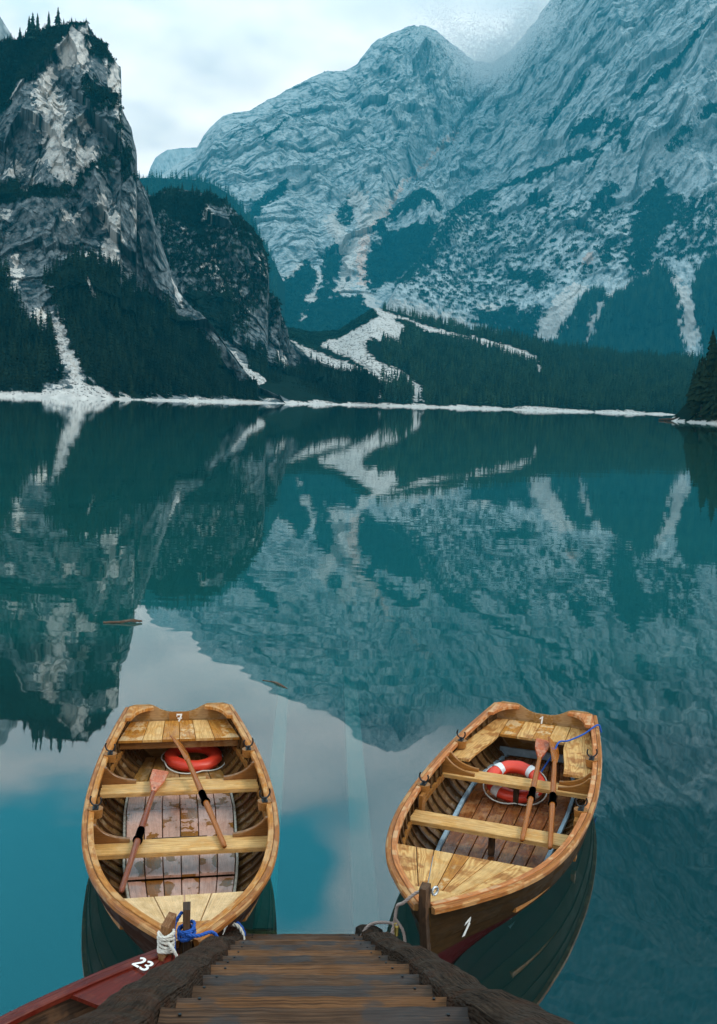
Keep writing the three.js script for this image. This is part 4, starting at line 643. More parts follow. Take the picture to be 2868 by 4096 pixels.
function hull(u, v) {   // a point of the outer skin; v from keel (0) to rail (1)
  const b = halfBeam(u), yk = keelY(u), ys = sheer(u);
  return V3(b * (1 - Math.pow(1 - v, fullness(u))), yk + (ys - yk) * v, LEN * u - 0.2 * (1 - v) * smooth(u, 0.62, 1) + 0.07 * (1 - v) * (1 - smooth(u, 0, 0.25)));
}
function hullNormal(u, v) { const a = hull(u, Math.max(0, v - 0.01)), b = hull(u, Math.min(1, v + 0.01)), t = b.sub(a).normalize(); return V3(t.y, -t.x, 0).normalize(); }
// inside half width at height y and length z
function widthAt(z, y) { const u = clamp(z / LEN, 0, 1), v = clamp((y - keelY(u)) / (sheer(u) - keelY(u)), 0.01, 1); return hull(u, v).x - 0.016; }
const mirror = (list, s) => list.map((p) => V3(p.x * s, p.y, p.z));
const flipIf = (ring, s) => (s < 0 ? ring.slice().reverse() : ring);
const range = (n, a = 0, b = 1) => Array.from({ length: n + 1 }, (_, i) => lerp(a, b, i / n));

function buildHull(root, mat) {
  const cuts = [0, 0.10, 0.22, 0.35, 0.49, 0.64, 0.80, 0.975], skin = 0.010;
  for (const s of [1, -1]) {
    for (let i = 0; i < 7; i++) {
      const lo = cuts[i], hi = Math.min(0.985, cuts[i + 1] + 0.022);
      const rings = range(34).map((f) => {
        const u = f * 0.998, line = [0, 0.5, 1].map((k) => { const v = lerp(lo, hi, k), n = hullNormal(u, v), p = hull(u, v), out = 0.009 * (1 - k) + 0.001; return [p.clone().addScaledVector(n, out), p.clone().addScaledVector(n, out - skin)]; });
        return flipIf(mirror([line[0][0], line[1][0], line[2][0], line[2][1], line[1][1], line[0][1]], s), s);
      });
      part('strake', loft(rings, s > 0 ? [2, 3, 4] : [0, 1, 2]), [i < mat.painted ? mat.paint : mat.strake, mat.inside], root);
    }
    for (let k = 0; k < 25; k++) {   // bent ribs
      const z = 0.28 + k * 0.137, u = z / LEN, w = 0.011;
      const rings = range(9, 0.10, 0.95).map((v) => { const n = hullNormal(u, v), p = hull(u, v), a = p.clone().addScaledVector(n, -0.010), b = p.clone().addScaledVector(n, -0.026); return flipIf(mirror([V3(a.x, a.y, a.z - w), V3(a.x, a.y, a.z + w), V3(b.x, b.y, b.z + w), V3(b.x, b.y, b.z - w)], s), s); });
      part('rib', loft(rings), mat.rib, root);
    }
    const riser = range(30, 0.05, 0.80).map((u) => { const y = Math.min(0.235, sheer(u) - 0.12), x = widthAt(u * LEN, y) - 0.010; return flipIf(mirror([V3(x + 0.012, y, u * LEN), V3(x + 0.012, y - 0.04, u * LEN), V3(x - 0.012, y - 0.04, u * LEN), V3(x - 0.012, y, u * LEN)], s), -s); });
    part('riser', loft(riser), mat.riser, root);
    const side = (u) => { const a = hull(Math.max(0, u - 0.01), 1), b = hull(Math.min(1, u + 0.01), 1), t = b.sub(a).normalize(); return V3(t.z, 0, -t.x).normalize(); };
    const sweep = (sec, u0, u1) => range(46, u0, u1).map((u) => { const p = hull(u, 1), n = side(u); return flipIf(mirror(sec.map(([o, h]) => { const q = p.clone().addScaledVector(n, o); q.y += h; q.x = Math.max(q.x, 0.004); return q; }), s), s); });
    part('gunwale', loft(sweep([[-0.008, 0], [-0.005, -0.004], [-0.005, -0.03], [-0.044, -0.03], [-0.044, -0.006], [-0.038, 0]], 0.0, 0.992)), mat.rail, root);
    part('rubbing_strake', loft(sweep([[0.028, -0.006], [0.034, -0.014], [0.032, -0.038], [0.006, -0.044], [-0.001, -0.02], [-0.001, -0.006], [0.002, -0.003], [0.02, -0.003]], 0.0, 0.995)), mat.rub, root);
    // corner knee between rail and transom
    const k = new THREE.Shape(); k.moveTo(0, 0); k.lineTo(-0.21, 0.0); k.lineTo(-0.215, 0.05); k.bezierCurveTo(-0.12, 0.06, -0.06, 0.13, -0.025, 0.33); k.lineTo(0.02, 0.33); k.lineTo(0, 0);
    const kg = new THREE.ExtrudeGeometry(k, { depth: 0.024, bevelEnabled: true, bevelSize: 0.003, bevelThickness: 0.003, bevelSegments: 1, curveSegments: 8 }).rotateX(Math.PI / 2);
    kg.scale(s, 1, 1).translate(s * 0.446, 0.468, 0.03); if (s < 0) kg.index ? kg.index.array.reverse() : flipWinding(kg);
    part('corner_knee', kg, mat.rail, root);
  }
  // transom: horns at the corners, scooped in the middle
  const t = new THREE.Shape(), edge = range(16, 1, 0).map((v) => hull(0, v)); t.moveTo(0.450, 0.462);
  for (const p of edge) t.lineTo(p.x - 0.004, p.y); for (const p of edge.slice().reverse()) t.lineTo(-p.x + 0.004, p.y);
  t.lineTo(-0.450, 0.462); t.lineTo(-0.40, 0.478); t.lineTo(-0.275, 0.478); t.bezierCurveTo(-0.2, 0.47, -0.17, 0.41, -0.05, 0.405); t.lineTo(0.05, 0.405); t.bezierCurveTo(0.17, 0.41, 0.2, 0.47, 0.275, 0.478); t.lineTo(0.40, 0.478); t.lineTo(0.450, 0.462);
  const tg = new THREE.ExtrudeGeometry(t, { depth: 0.026, bevelEnabled: true, bevelSize: 0.002, bevelThickness: 0.002, bevelSegments: 1, curveSegments: 12 });
  const rake = new THREE.Matrix4().makeRotationX(-0.11).setPosition(0, 0, 0.046); tg.applyMatrix4(rake);
  swapUv(tg);
  const transom = part('transom', tg, mat.transom, root);
  const plate = new THREE.BoxGeometry(0.18, 0.085, 0.012).translate(0, 0.366, 0.034).applyMatrix4(rake);
  part('number_board', plate, mat.plate, transom);
  return transom;
}
function flipWinding(g) { for (const a of Object.values(g.attributes)) { const n = a.itemSize; for (let i = 0; i < a.count; i += 3) for (let c = 0; c < n; c++) { const x = a.array[(i + 1) * n + c]; a.array[(i + 1) * n + c] = a.array[(i + 2) * n + c]; a.array[(i + 2) * n + c] = x; } } g.computeVertexNormals(); }
function swapUv(g) { const uv = g.attributes.uv; for (let i = 0; i < uv.count; i++) uv.setXY(i, uv.getY(i), uv.getX(i)); }
function thwart(root, z0, z1, top, mat) {
  const g = range(12, -1, 1).map((k) => { const x = k * (widthAt((z0 + z1) / 2, top - 0.01) - 0.004); return [V3(x, top, z1), V3(x, top, z0)]; });
  return part('thwart', board(g.map((p) => p[0]), g.map((p) => p[1]), 0.034, 0.005), mat, root);
}
function kneeAt(root, s, z, top, rise, mat, reach = 0.25, thick = 0.026) {
  const k = new THREE.Shape(); k.moveTo(0, 0); k.lineTo(-reach, 0); k.lineTo(-reach, 0.022); k.bezierCurveTo(-reach * 0.6, 0.03, -reach * 0.3, rise * 0.5, -0.035, rise); k.lineTo(0.0, rise + 0.004); k.lineTo(0, 0);
  const g = new THREE.ExtrudeGeometry(k, { depth: thick, bevelEnabled: true, bevelSize: 0.003, bevelThickness: 0.003, bevelSegments: 1, curveSegments: 10 });
  if (s < 0) { g.scale(-1, 1, 1); flipWinding(g); }
  swapUv(g);
  g.translate(s * (widthAt(z, top + 0.03) - 0.004), top + 0.001, z);
  return part('knee', g, mat, root);
}
function fan(root, name, z0, z1, cutsAft, cutsFore, drop, mat, thick = 0.02) {   // deck boards that close towards the bow
  const y = (z) => sheer(z / LEN) - drop, inner = (z) => Math.max(0.006, halfBeam(z / LEN) - 0.040), n = 14;
  for (let i = 0; i + 1 < cutsAft.length; i++) {
    const L = [], R = [];
    for (const f of range(n)) {
      const z = lerp(z0, z1, f), w = inner(z), a = Math.max(-w, i === 0 ? -w : lerp(cutsAft[i], cutsFore[i], f) + 0.003), b = Math.min(w, i + 2 === cutsAft.length ? w : lerp(cutsAft[i + 1], cutsFore[i + 1], f) - 0.003);
      if (b - a > 0.006) { L.push(V3(a, y(z), z)); R.push(V3(b, y(z), z)); }
    }
    if (L.length > 1) part(name, board(R, L, thick, 0.002), Array.isArray(mat) ? mat[i % mat.length] : mat, root);
  }
}
function bottomBoards(root, rows, count, mats, half, y) {
  for (const [z0, z1, dy] of rows) for (let i = 0; i < count; i++) {
    const L = [], R = [];
    for (const z of range(6, z0, z1)) { const w = Math.min(half(z), widthAt(z, y + dy) - 0.02), a = lerp(-w, w, i / count) + 0.003, b = lerp(-w, w, (i + 1) / count) - 0.003; L.push(V3(a, y + dy, z)); R.push(V3(b, y + dy, z)); }
    part('bottom_board', board(R, L, 0.018, 0.003), mats[(i * 5 + Math.round(z0 * 3)) % mats.length], root);
  }
}
function rowlock(root, s, z) {
  const x = widthAt(z, sheer(z / LEN) - 0.05) - 0.012, y = sheer(z / LEN);
  const c = new THREE.CylinderGeometry(0.052, 0.046, 0.062, 18).translate(0, -0.025, 0);
  const b = part('rowlock_block', c, W.kneePale, root); b.position.set(s * (x - 0.024), y, z);
  const horns = new THREE.TorusGeometry(0.041, 0.0065, 8, 22, 4.3).rotateZ(Math.PI / 2 + (6.283 - 4.3) / 2).rotateY(0.35 * s).translate(0, 0.066, 0), pin = new THREE.CylinderGeometry(0.009, 0.012, 0.03, 10).translate(0, 0.018, 0), plate = new THREE.BoxGeometry(0.04, 0.006, 0.075).translate(0, 0.008, 0);
  part('rowlock', mergeGeometries([horns, pin, plate]), M.iron, b);
}
// painted numerals
function strokes(list, depth) { return mergeGeometries(list.map((pts) => { const s = new THREE.Shape(); pts.forEach(([x, y], i) => (i ? s.lineTo(x, y) : s.moveTo(x, y))); return new THREE.ExtrudeGeometry(s, { depth, bevelEnabled: false }); })); }
const seven = (h) => strokes([[[-0.32, 1], [0.36, 1], [0.36, 0.84], [-0.32, 0.8]], [[-0.32, 0.88], [-0.2, 0.88], [-0.24, 0.66], [-0.34, 0.66]], [[0.16, 0.86], [0.36, 0.86], [0.04, 0], [-0.16, 0]], [[-0.2, 0.52], [0.34, 0.52], [0.34, 0.38], [-0.2, 0.38]]].map((p) => p.map(([x, y]) => [x * h, y * h])), 0.0015);
const one = (h) => strokes([[[0.02, 1], [0.2, 1], [0.1, 0], [-0.08, 0]], [[0.06, 1], [-0.26, 0.72], [-0.26, 0.58], [0.1, 0.78]]].map((p) => p.map(([x, y]) => [x * h, y * h])), 0.0015);
function onBow(root, name, g, u, v, s, size) {   // a numeral laid on the bow planking
  const p = hull(u, v), n = hullNormal(u, v), a = hull(u - 0.02, v), t = hull(u + 0.02, v).sub(a).normalize(); if (s < 0) { p.x *= -1; n.x *= -1; t.x *= -1; }
  const out = V3(n.x, n.y, -(n.x * t.x) / t.z).normalize(), right = s > 0 ? t.clone().negate() : t.clone(), up = out.clone().cross(right).normalize();
  const m = part(name, g, M.white, root); m.matrixAutoUpdate = true; m.quaternion.setFromRotationMatrix(new THREE.Matrix4().makeBasis(right, up, out)); m.position.copy(p).addScaledVector(out, 0.0165);
}
function stemPost(root, top, mat, width = 0.045) {
  const rings = range(10, -0.13, top).map((y) => { const v = (y + 0.11) / 0.7, z = LEN - 0.2 * (1 - Math.min(1, v)) + 0.012, w = width / 2; return [V3(w, y, z - 0.05), V3(w * 0.8, y, z + 0.035), V3(-w * 0.8, y, z + 0.035), V3(-w, y, z - 0.05)].reverse(); });
  return part('stem_post', loft(rings), mat, root);
}

function boatSeven() {
  const r = thing('rowing_boat', 'wooden rowing boat with white 7, moored left of the steps', 'boat');
  r.position.set(-1.598, 0, -8.930); r.rotation.y = rad(10.81);
  const transom = buildHull(r, { strake: W.strake, inside: W.inside, paint: W.redPaint, painted: 2, rib: W.rib, riser: W.kneePale, rail: W.rail, rub: W.rub, transom: W.bottomGold, plate: W.kneePale });
  const num = part('number', seven(0.074), M.white, transom, 'white painted number 7'); num.position.set(0, 0.332, 0.09 - 0.0055); num.rotation.x = -0.11;
  onBow(r, 'bow_number', seven(0.10), 0.925, 0.80, 1);
  const cuts = [-0.6, -0.315, -0.15, 0.0, 0.14, 0.30, 0.6];
  for (let i = 0; i < 6; i++) { const L = [], R = []; for (const z of range(4, 0.07, 0.575)) { const w = widthAt(z, 0.335) - 0.012, k = lerp(0.86, 1, (z - 0.07) / 0.5); L.push(V3(Math.max(-w, cuts[i] * k + 0.002), 0.34, z)); R.push(V3(Math.min(w, cuts[i + 1] * k - 0.002), 0.34, z)); } part('stern_seat_board', board(R, L, 0.022), i % 3 === 1 ? W.seat : W.seatWarm, r); }
  { const w = widthAt(0.55, 0.27) - 0.012; part('seat_apron', bar(-w, w, 0.255, 0.316, 0.535, 0.555, 'x'), W.knee, r); }
  thwart(r, 1.285, 1.51, 0.25, W.seat); thwart(r, 2.345, 2.555, 0.25, W.seat);
  for (const s of [1, -1]) { kneeAt(r, s, 1.30, 0.25, sheer(0.30) - 0.262, W.knee, 0.26); kneeAt(r, s, 2.36, 0.25, sheer(0.55) - 0.262, W.knee, 0.26); rowlock(r, s, 1.06); rowlock(r, s, 2.11); }
  const half = (z) => table(z, [0.2, 0.5, 1.4, 2.4, 3], [0.36, 0.39, 0.415, 0.375, 0.30]);
  bottomBoards(r, [[0.22, 1.06, 0]], 6, [W.bottomGold], half, 0.055); bottomBoards(r, [[1.065, 1.385, 0], [1.39, 2.50, 0], [2.505, 3.05, -0.03]], 6, [W.bottom], half, 0.055);
  for (const s of [1, -1]) { const L = range(12, 0.22, 3.0).map((z) => { const x = Math.min(half(z) + 0.022, widthAt(z, 0.04) - 0.004); return [V3(s * (x - 0.018), 0.05, z), V3(s * x, 0.05, z)]; }); part('side_batten', s > 0 ? board(L.map((p) => p[1]), L.map((p) => p[0]), 0.03) : board(L.map((p) => p[0]), L.map((p) => p[1]), 0.03), M.greyWood, r); }
  part('foot_rest', bar(-0.22, 0.22, 0.05, 0.085, 0.80, 0.835, 'x', 0.008), W.batten, r); part('foot_rest', bar(-0.21, 0.19, 0.05, 0.085, 1.96, 2.0, 'x', 0.008), W.stem, r);
  fan(r, 'deck_board', 3.56, 4.12, [-0.5, -0.17, 0.0, 0.155, 0.5], [-0.2, -0.065, 0.0, 0.05, 0.2], 0.026, W.deckPale);
  { const L = [], R = []; for (const z of range(5, 4.0, 4.22)) { const w = Math.max(0.006, halfBeam(z / LEN) - 0.03); L.push(V3(-w, sheer(z / LEN) - 0.012, z)); R.push(V3(w, sheer(z / LEN) - 0.012, z)); } part('breasthook', board(R, L, 0.03), W.rail, r); }
  stemPost(r, 0.77, W.stem, 0.038);
  return r;
}
function boatOne() {
  const r = thing('rowing_boat', 'wooden rowing boat with white 1, moored right of the steps', 'boat');
  r.position.set(1.823, 0, -9.193); r.rotation.y = rad(-19.08);
  const transom = buildHull(r, { strake: W.strakeOlive, inside: W.insideDark, paint: W.redPaint, painted: 4, rib: W.rib, riser: W.kneePale, rail: W.railRed, rub: W.rub, transom: W.bottomGold, plate: W.bottomGold });
  const num = part('number', one(0.072), M.white, transom, 'white painted number 1'); num.position.set(-0.01, 0.332, 0.09 - 0.0055); num.rotation.x = -0.11;
  onBow(r, 'bow_number', one(0.15), 0.93, 0.56, 1);
  const put = (i, a, b, z0, z1, m) => { const L = [], R = []; for (const z of range(8, z0, z1)) { const w = widthAt(z, 0.325) - 0.012; L.push(V3(Math.max(-w, a(z)), 0.33, z)); R.push(V3(Math.min(w, b(z)), 0.33, z)); } part(i, board(R, L, 0.022), m, r); };
  const cuts = [-0.32, -0.165, -0.02, 0.12, 0.262];
  for (let i = 0; i < 4; i++) put('stern_seat_board', () => cuts[i] + 0.002, () => cuts[i + 1] - 0.002, 0.07, 0.53, [W.seatWarm, W.deck, W.seatWarm, W.seat][i]);
  put('side_bench', () => -1, (z) => lerp(-0.324, -0.43, smooth(z, 0.5, 1.35)), 0.07, 1.29, W.deck);
  put('side_bench', (z) => lerp(0.266, 0.36, smooth(z, 0.5, 1.35)), () => 1, 0.07, 1.29, W.deck);
  thwart(r, 1.30, 1.48, 0.25, W.seat); thwart(r, 2.28, 2.475, 0.25, W.seat);
  for (const s of [1, -1]) { kneeAt(r, s, 1.315, 0.25, sheer(0.31) - 0.262, W.kneePale, 0.27, 0.02); kneeAt(r, s, 1.435, 0.25, sheer(0.34) - 0.262, W.kneePale, 0.27, 0.02); rowlock(r, s, 1.06); rowlock(r, s, 2.12); const x = widthAt(2.2, 0.2) - 0.02; part('side_post', bar(s > 0 ? x - 0.03 : -x, s > 0 ? x : -x + 0.03, 0.05, 0.35, 2.18, 2.26, 'y'), W.kneePale, r); }
  part('thwart_post', bar(-0.022, 0.022, 0.045, 0.216, 1.37, 1.41, 'y'), W.stem, r); part('thwart_post', bar(-0.022, 0.022, 0.045, 0.216, 2.36, 2.40, 'y'), W.stem, r);
  const half = (z) => table(z, [0.1, 0.5, 1.4, 2.4, 3.2], [0.38, 0.40, 0.41, 0.37, 0.28]);
  bottomBoards(r, [[0.25, 1.905, 0], [1.91, 3.3, 0]], 7, [W.bottomBrown], half, 0.035);
  for (const s of [1, -1]) { const L = range(14, 0.2, 3.2).map((z) => { const x = Math.min(half(z) + 0.034, widthAt(z, 0.05) - 0.004); return [V3(s * (x - 0.03), 0.056, z), V3(s * x, 0.056, z)]; }); part('side_batten', s > 0 ? board(L.map((p) => p[1]), L.map((p) => p[0]), 0.03) : board(L.map((p) => p[0]), L.map((p) => p[1]), 0.03), M.iceBlue, r); }
  part('cross_batten', bar(-0.36, 0.36, 0.05, 0.12, 0.24, 0.262, 'x'), M.iceBlue, r); part('foot_rest', bar(-0.2, 0.22, 0.05, 0.08, 1.90, 1.935, 'x', 0.008), W.batten, r);
  fan(r, 'deck_board', 3.24, 4.05, [-0.6, -0.335, -0.215, -0.085, 0.02, 0.155, 0.315, 0.6], [-0.3, -0.092, -0.055, -0.02, 0.01, 0.035, 0.075, 0.3], 0.03, [W.deck, W.deck, W.seat, W.seatWarm, W.deck, W.seat]);
  { const L = [], R = []; for (const z of range(5, 3.96, 4.22)) { const w = Math.max(0.006, halfBeam(z / LEN) - 0.03); L.push(V3(-w, sheer(z / LEN) - 0.016, z)); R.push(V3(w, sheer(z / LEN) - 0.016, z)); } part('breasthook', board(R, L, 0.03), W.seat, r); }
  const post = stemPost(r, 0.70, W.stem, 0.05);
  const eye = new THREE.TorusGeometry(0.022, 0.007, 8, 18).rotateY(Math.PI / 2 - 0.5).translate(0.045, 0.655, LEN - 0.05);
  part('mooring_eye', eye, M.steel, post);
  return r;
}
function boatTwentyThree() {
  const r = thing('rowing_boat', 'red mahogany rowing boat with white 23 lying beside the left beam', 'boat');
  const a = rad(153); r.rotation.y = a; r.position.set(-0.862 - Math.sin(a) * LEN, 0, -4.650 - Math.cos(a) * LEN);
  buildHull(r, { strake: W.mahogany, inside: W.stem, paint: W.redPaint, painted: 2, rib: W.batten, riser: W.mahogany, rail: W.mahogany, rub: W.mahogany, transom: W.mahogany, plate: W.mahogany });
  thwart(r, 2.3, 2.52, 0.285, W.mahogany); thwart(r, 1.3, 1.52, 0.285, W.mahogany);
  bottomBoards(r, [[0.3, 3.2, 0]], 6, [W.bottomBrown], (z) => table(z, [0.2, 1.4, 3.2], [0.38, 0.41, 0.28]), 0.035);
  fan(r, 'deck_board', 3.84, 4.2, [-0.5, 0.0, 0.5], [-0.2, 0.0, 0.2], 0.012, W.mahogany);
  const num = new TextGeometry('23', { font, size: 0.066, depth: 0.0015, curveSegments: 6 }); num.center(); num.rotateX(-Math.PI / 2);
  const m = part('number', num, M.white, r, 'white painted number 23'); m.position.set(0.046, sheer(0.965) + 0.003, 4.13); m.rotation.y = rad(172); m.rotation.x = -0.16;
  const post = new THREE.BoxGeometry(0.046, 0.22, 0.054, 1, 1, 1); { const p = post.attributes.position; for (let i = 0; i < p.count; i++) if (p.getY(i) > 0) p.setY(i, p.getY(i) + (p.getZ(i) > 0 ? 0.035 : -0.02)); post.computeVertexNormals(); }
  part('bow_post', post.rotateX(0.18).translate(0, 0.625, LEN - 0.035), W.knee, r);
  return r;
}
const boat7 = boatSeven(), boat1 = boatOne(), boat23 = boatTwentyThree();
for (const b of [boat7, boat1, boat23]) b.updateMatrixWorld(true);
const world = (b, x, y, z) => b.localToWorld(V3(x, y, z));

// oars: tip and handle end given in a boat's axes
function oar(boat, tip, end, mats, face, label) {
  const a = world(boat, ...tip), b = world(boat, ...end), L = a.distanceTo(b), o = thing('oar', label, 'oar', 'oars lying in the rowing boats');
  const prof = [[0.0001, 0], [0.015, 0.002], [0.0185, 0.03], [0.019, 0.25], [0.0225, 0.42], [0.023, 0.62], [0.020, 0.80], [0.017, 1]].map(([r, f]) => new THREE.Vector2(r, f * (L - 0.43)));
  part('shaft', new THREE.LatheGeometry(prof, 14), mats[0], o);
  const s = new THREE.Shape(), h = L - 0.5; s.moveTo(-0.015, h); s.bezierCurveTo(-0.022, h + 0.08, -0.05, h + 0.16, -0.058, h + 0.28); s.lineTo(-0.064, h + 0.488); s.lineTo(-0.056, h + 0.5); s.lineTo(0.056, h + 0.492); s.lineTo(0.064, h + 0.48); s.lineTo(0.058, h + 0.28); s.bezierCurveTo(0.05, h + 0.16, 0.022, h + 0.08, 0.015, h);
  const bl = new THREE.ExtrudeGeometry(s, { depth: 0.006, bevelEnabled: true, bevelSize: 0.003, bevelThickness: 0.004, bevelSegments: 2, curveSegments: 10 }).translate(0, 0, -0.003);
  { const p = bl.attributes.position; for (let i = 0; i < p.count; i++) { const f = (p.getY(i) - h) / 0.5; p.setZ(i, p.getZ(i) * (1 + 1.6 * Math.max(0, 1 - f * 2.2)) - 0.03 * f * f); } bl.computeVertexNormals(); }
  part('blade', bl, mats[1], o);
  const c = (L - 0.43) * 0.45; part('collar', new THREE.LatheGeometry([[0.0235, 0], [0.027, 0.004], [0.027, 0.15], [0.034, 0.156], [0.034, 0.176], [0.025, 0.18]].map(([r, y]) => new THREE.Vector2(r, y)), 16).scale(1, -1, 1).translate(0, c + 0.16, 0), M.leather, o);
  const y = a.clone().sub(b).normalize(), x = V3(-y.z, 0, y.x).normalize().applyAxisAngle(y, face), z = x.clone().cross(y);
  o.position.copy(b); o.quaternion.setFromRotationMatrix(new THREE.Matrix4().makeBasis(x, y, z));
  return o;
}
oar(boat7, [-0.15, 0.305, 1.14], [-0.375, 0.275, 3.13], [W.oarRed, W.bladeRed], 0.15, 'dark red oar lying across the thwarts in the left boat');
oar(boat7, [-0.015, 0.375, 0.62], [0.285, 0.272, 2.57], [W.oar, W.oar], 0.75, 'orange brown oar with its blade on the stern seat of the left boat');
oar(boat1, [0.085, 0.365, 0.55], [0.245, 0.272, 2.55], [W.oar, W.bladeRed], 0.1, 'orange oar nearer the life ring in the right boat');
oar(boat1, [0.195, 0.365, 0.59], [0.448, 0.272, 2.60], [W.oar, W.oar], 0.85, 'orange brown oar nearer the side bench in the right boat, blade on edge');

function lifeRing(boat, at, tilt, turn, label, banded) {
  const o = thing('life_ring', label, 'life ring'), R = 0.195, r = 0.058;
  const g = new THREE.TorusGeometry(R, r, 16, 48); { const p = g.attributes.position; for (let i = 0; i < p.count; i++) { const k = 1 + 0.03 * noise(p.getX(i) * 9, p.getY(i) * 9, p.getZ(i) * 9); p.setXYZ(i, p.getX(i) * k, p.getY(i) * k, p.getZ(i) * 0.86); } g.computeVertexNormals(); }
  part('buoy', g.rotateX(-Math.PI / 2), M.ring, o);
  if (banded) for (let i = 0; i < 4; i++) part('band', new THREE.TorusGeometry(R, r * 1.025, 14, 6, 0.30).rotateZ(0.62 + i * Math.PI / 2).scale(1, 1, 0.9).rotateX(-Math.PI / 2), M.band, o);
  const pts = []; for (let i = 0; i < 24; i++) { const a = (i / 24) * 6.283, q = R + r + 0.006 + 0.028 * Math.abs(Math.sin(a * 2)); pts.push(V3(Math.cos(a) * q, -0.018 - 0.012 * Math.abs(Math.sin(a * 2)), Math.sin(a) * q)); }
  part('grab_rope', cordAlong(pts, 0.006, true, 96), M.ropeWhite, o);
  o.position.copy(world(boat, ...at)); o.rotation.order = 'YXZ'; o.rotation.set(tilt, boat.rotation.y + turn, 0);
}
lifeRing(boat7, [0.125, 0.118, 0.405], 0.10, 0.3, 'red life ring pushed under the stern seat of the left boat', false);
lifeRing(boat1, [-0.05, 0.155, 1.17], 0.30, 0.2, 'orange life ring with white bands on the floor of the right boat', true);

// ---------------------------------------------------------------- the water: one sheet to the far shore, open where the hulls displace it
{
  const lake = new THREE.Shape([[-800, -20], [800, -20], [800, 1280], [-800, 1280]].map(([x, y]) => new THREE.Vector2(x, y)));
  for (const b of [boat7, boat1, boat23]) {
    const side = range(40, 0.004, 0.996).map((u) => { const v = -keelY(u) / (sheer(u) - keelY(u)), p = hull(u, v); return [Math.max(0.004, p.x - 0.004), p.z]; });
    const ring = [...side, ...side.slice().reverse().map(([x, z]) => [-x, z])].map(([x, z]) => { const w = world(b, x, 0, z); return new THREE.Vector2(w.x, -w.z); });
    lake.holes.push(new THREE.Path(ring));
  }
  const g = new THREE.ShapeGeometry(lake).rotateX(-Math.PI / 2), p = g.attributes.position, uv = g.attributes.uv;
  for (let i = 0; i < p.count; i++) uv.setXY(i, p.getX(i) / 17, p.getZ(i) / 17);
  const water = new THREE.MeshPhysicalMaterial({ color: linear(0.45, 0.86, 0.84), roughness: 0.015, metalness: 0, ior: 2.3, transmission: 1, thickness: 0, bumpMap: rippleTexture(), bumpScale: 0.0020, name: 'still lake water' });
  setting('water', g, water, 'still teal lake mirroring cliffs and clouds', 'lake');
}

// ---------------------------------------------------------------- steps down to the water
{
  const s = thing('staircase', 'dark weathered wooden steps running down into the lake between the boats', 'staircase');
  s.position.set(0.0615, 0, 0); s.rotation.y = rad(3.26);
  const nailHead = new THREE.CylinderGeometry(0.0038, 0.0038, 0.004, 8);
  const line = (d) => 2.287 - (d - 1.5) * 0.513, rnd = seeded(31);
  for (const side of [-1, 1]) {
    const rings = range(110, 0.85, 6.02).map((d) => {
      const y = line(d) + 0.02 * noise(d * 1.3, side, 4) , x = side * 0.405 + 0.010 * noise(d * 0.9, 7, side), w = 0.074 + 0.006 * noise(d * 2.1, side, 9), h = 0.26, out = [];
      for (let k = 0; k < 16; k++) {
        const a = (k / 16) * 6.283, c = Math.cos(a), q = Math.sin(a), m = Math.pow(Math.abs(c) ** 5 + Math.abs(q) ** 5, -0.2);
        const rough = 1 + 0.03 * noise(d * 6, c * 2 + side * 5, q * 2) + 0.035 * ridged(d * 3.5, c * 3 + side, q * 3, 2) * (q > 0.3 ? 0.6 : 1);
        out.push(V3(x + c * m * w * rough, y - h / 2 + q * m * (h / 2) * rough, -d));
      }
      return out;
    });
    part('side_beam', loft(rings), W.log, s);
    for (const d of [5.75, 3.6, 1.6]) part('post', bar(side * 0.425 - 0.05, side * 0.425 + 0.05, -2.4, line(d) - 0.24, -d - 0.05, -d + 0.05, 'y'), W.log, s);
    part('bolt', new THREE.CylinderGeometry(0.014, 0.016, 0.014, 10).translate(side * 0.425, line(5.85) + 0.012, -5.85), M.iron, s);
  }
  for (let i = 0; i < 18; i++) {
    const d = 1.0 + i * 0.30, y = line(d) - 0.105, dx = 0.01 * (rnd() - 0.5), tilt = 0.012 * (rnd() - 0.5), dy = 0.008 * (rnd() - 0.5);
    const edge = (z, k) => range(28, -0.345, 0.345).map((x) => V3(x + dx, y + dy + x * tilt + 0.0015 * noise(x * 9, i, k), z + 0.0035 * noise(x * 3, i * 3, k) + 0.003 * ridged(x * 14, i, k, 2)));
    const tread = part('tread', board(edge(-d + 0.15, 1), edge(-d - 0.15 + 0.02 * (rnd() - 0.5), 2), 0.05, 0.007), i % 3 === 1 ? W.stepWarm : W.step, s);
    for (const [nx, nz] of [[-0.29, -0.125], [0.29, -0.12], [-0.285, -0.03], [0.28, -0.035]]) part('nail', nailHead, M.iron, tread).position.set(nx + 0.02 * (rnd() - 0.5), y + dy + nx * tilt + 0.002, -d + nz);
  }
}

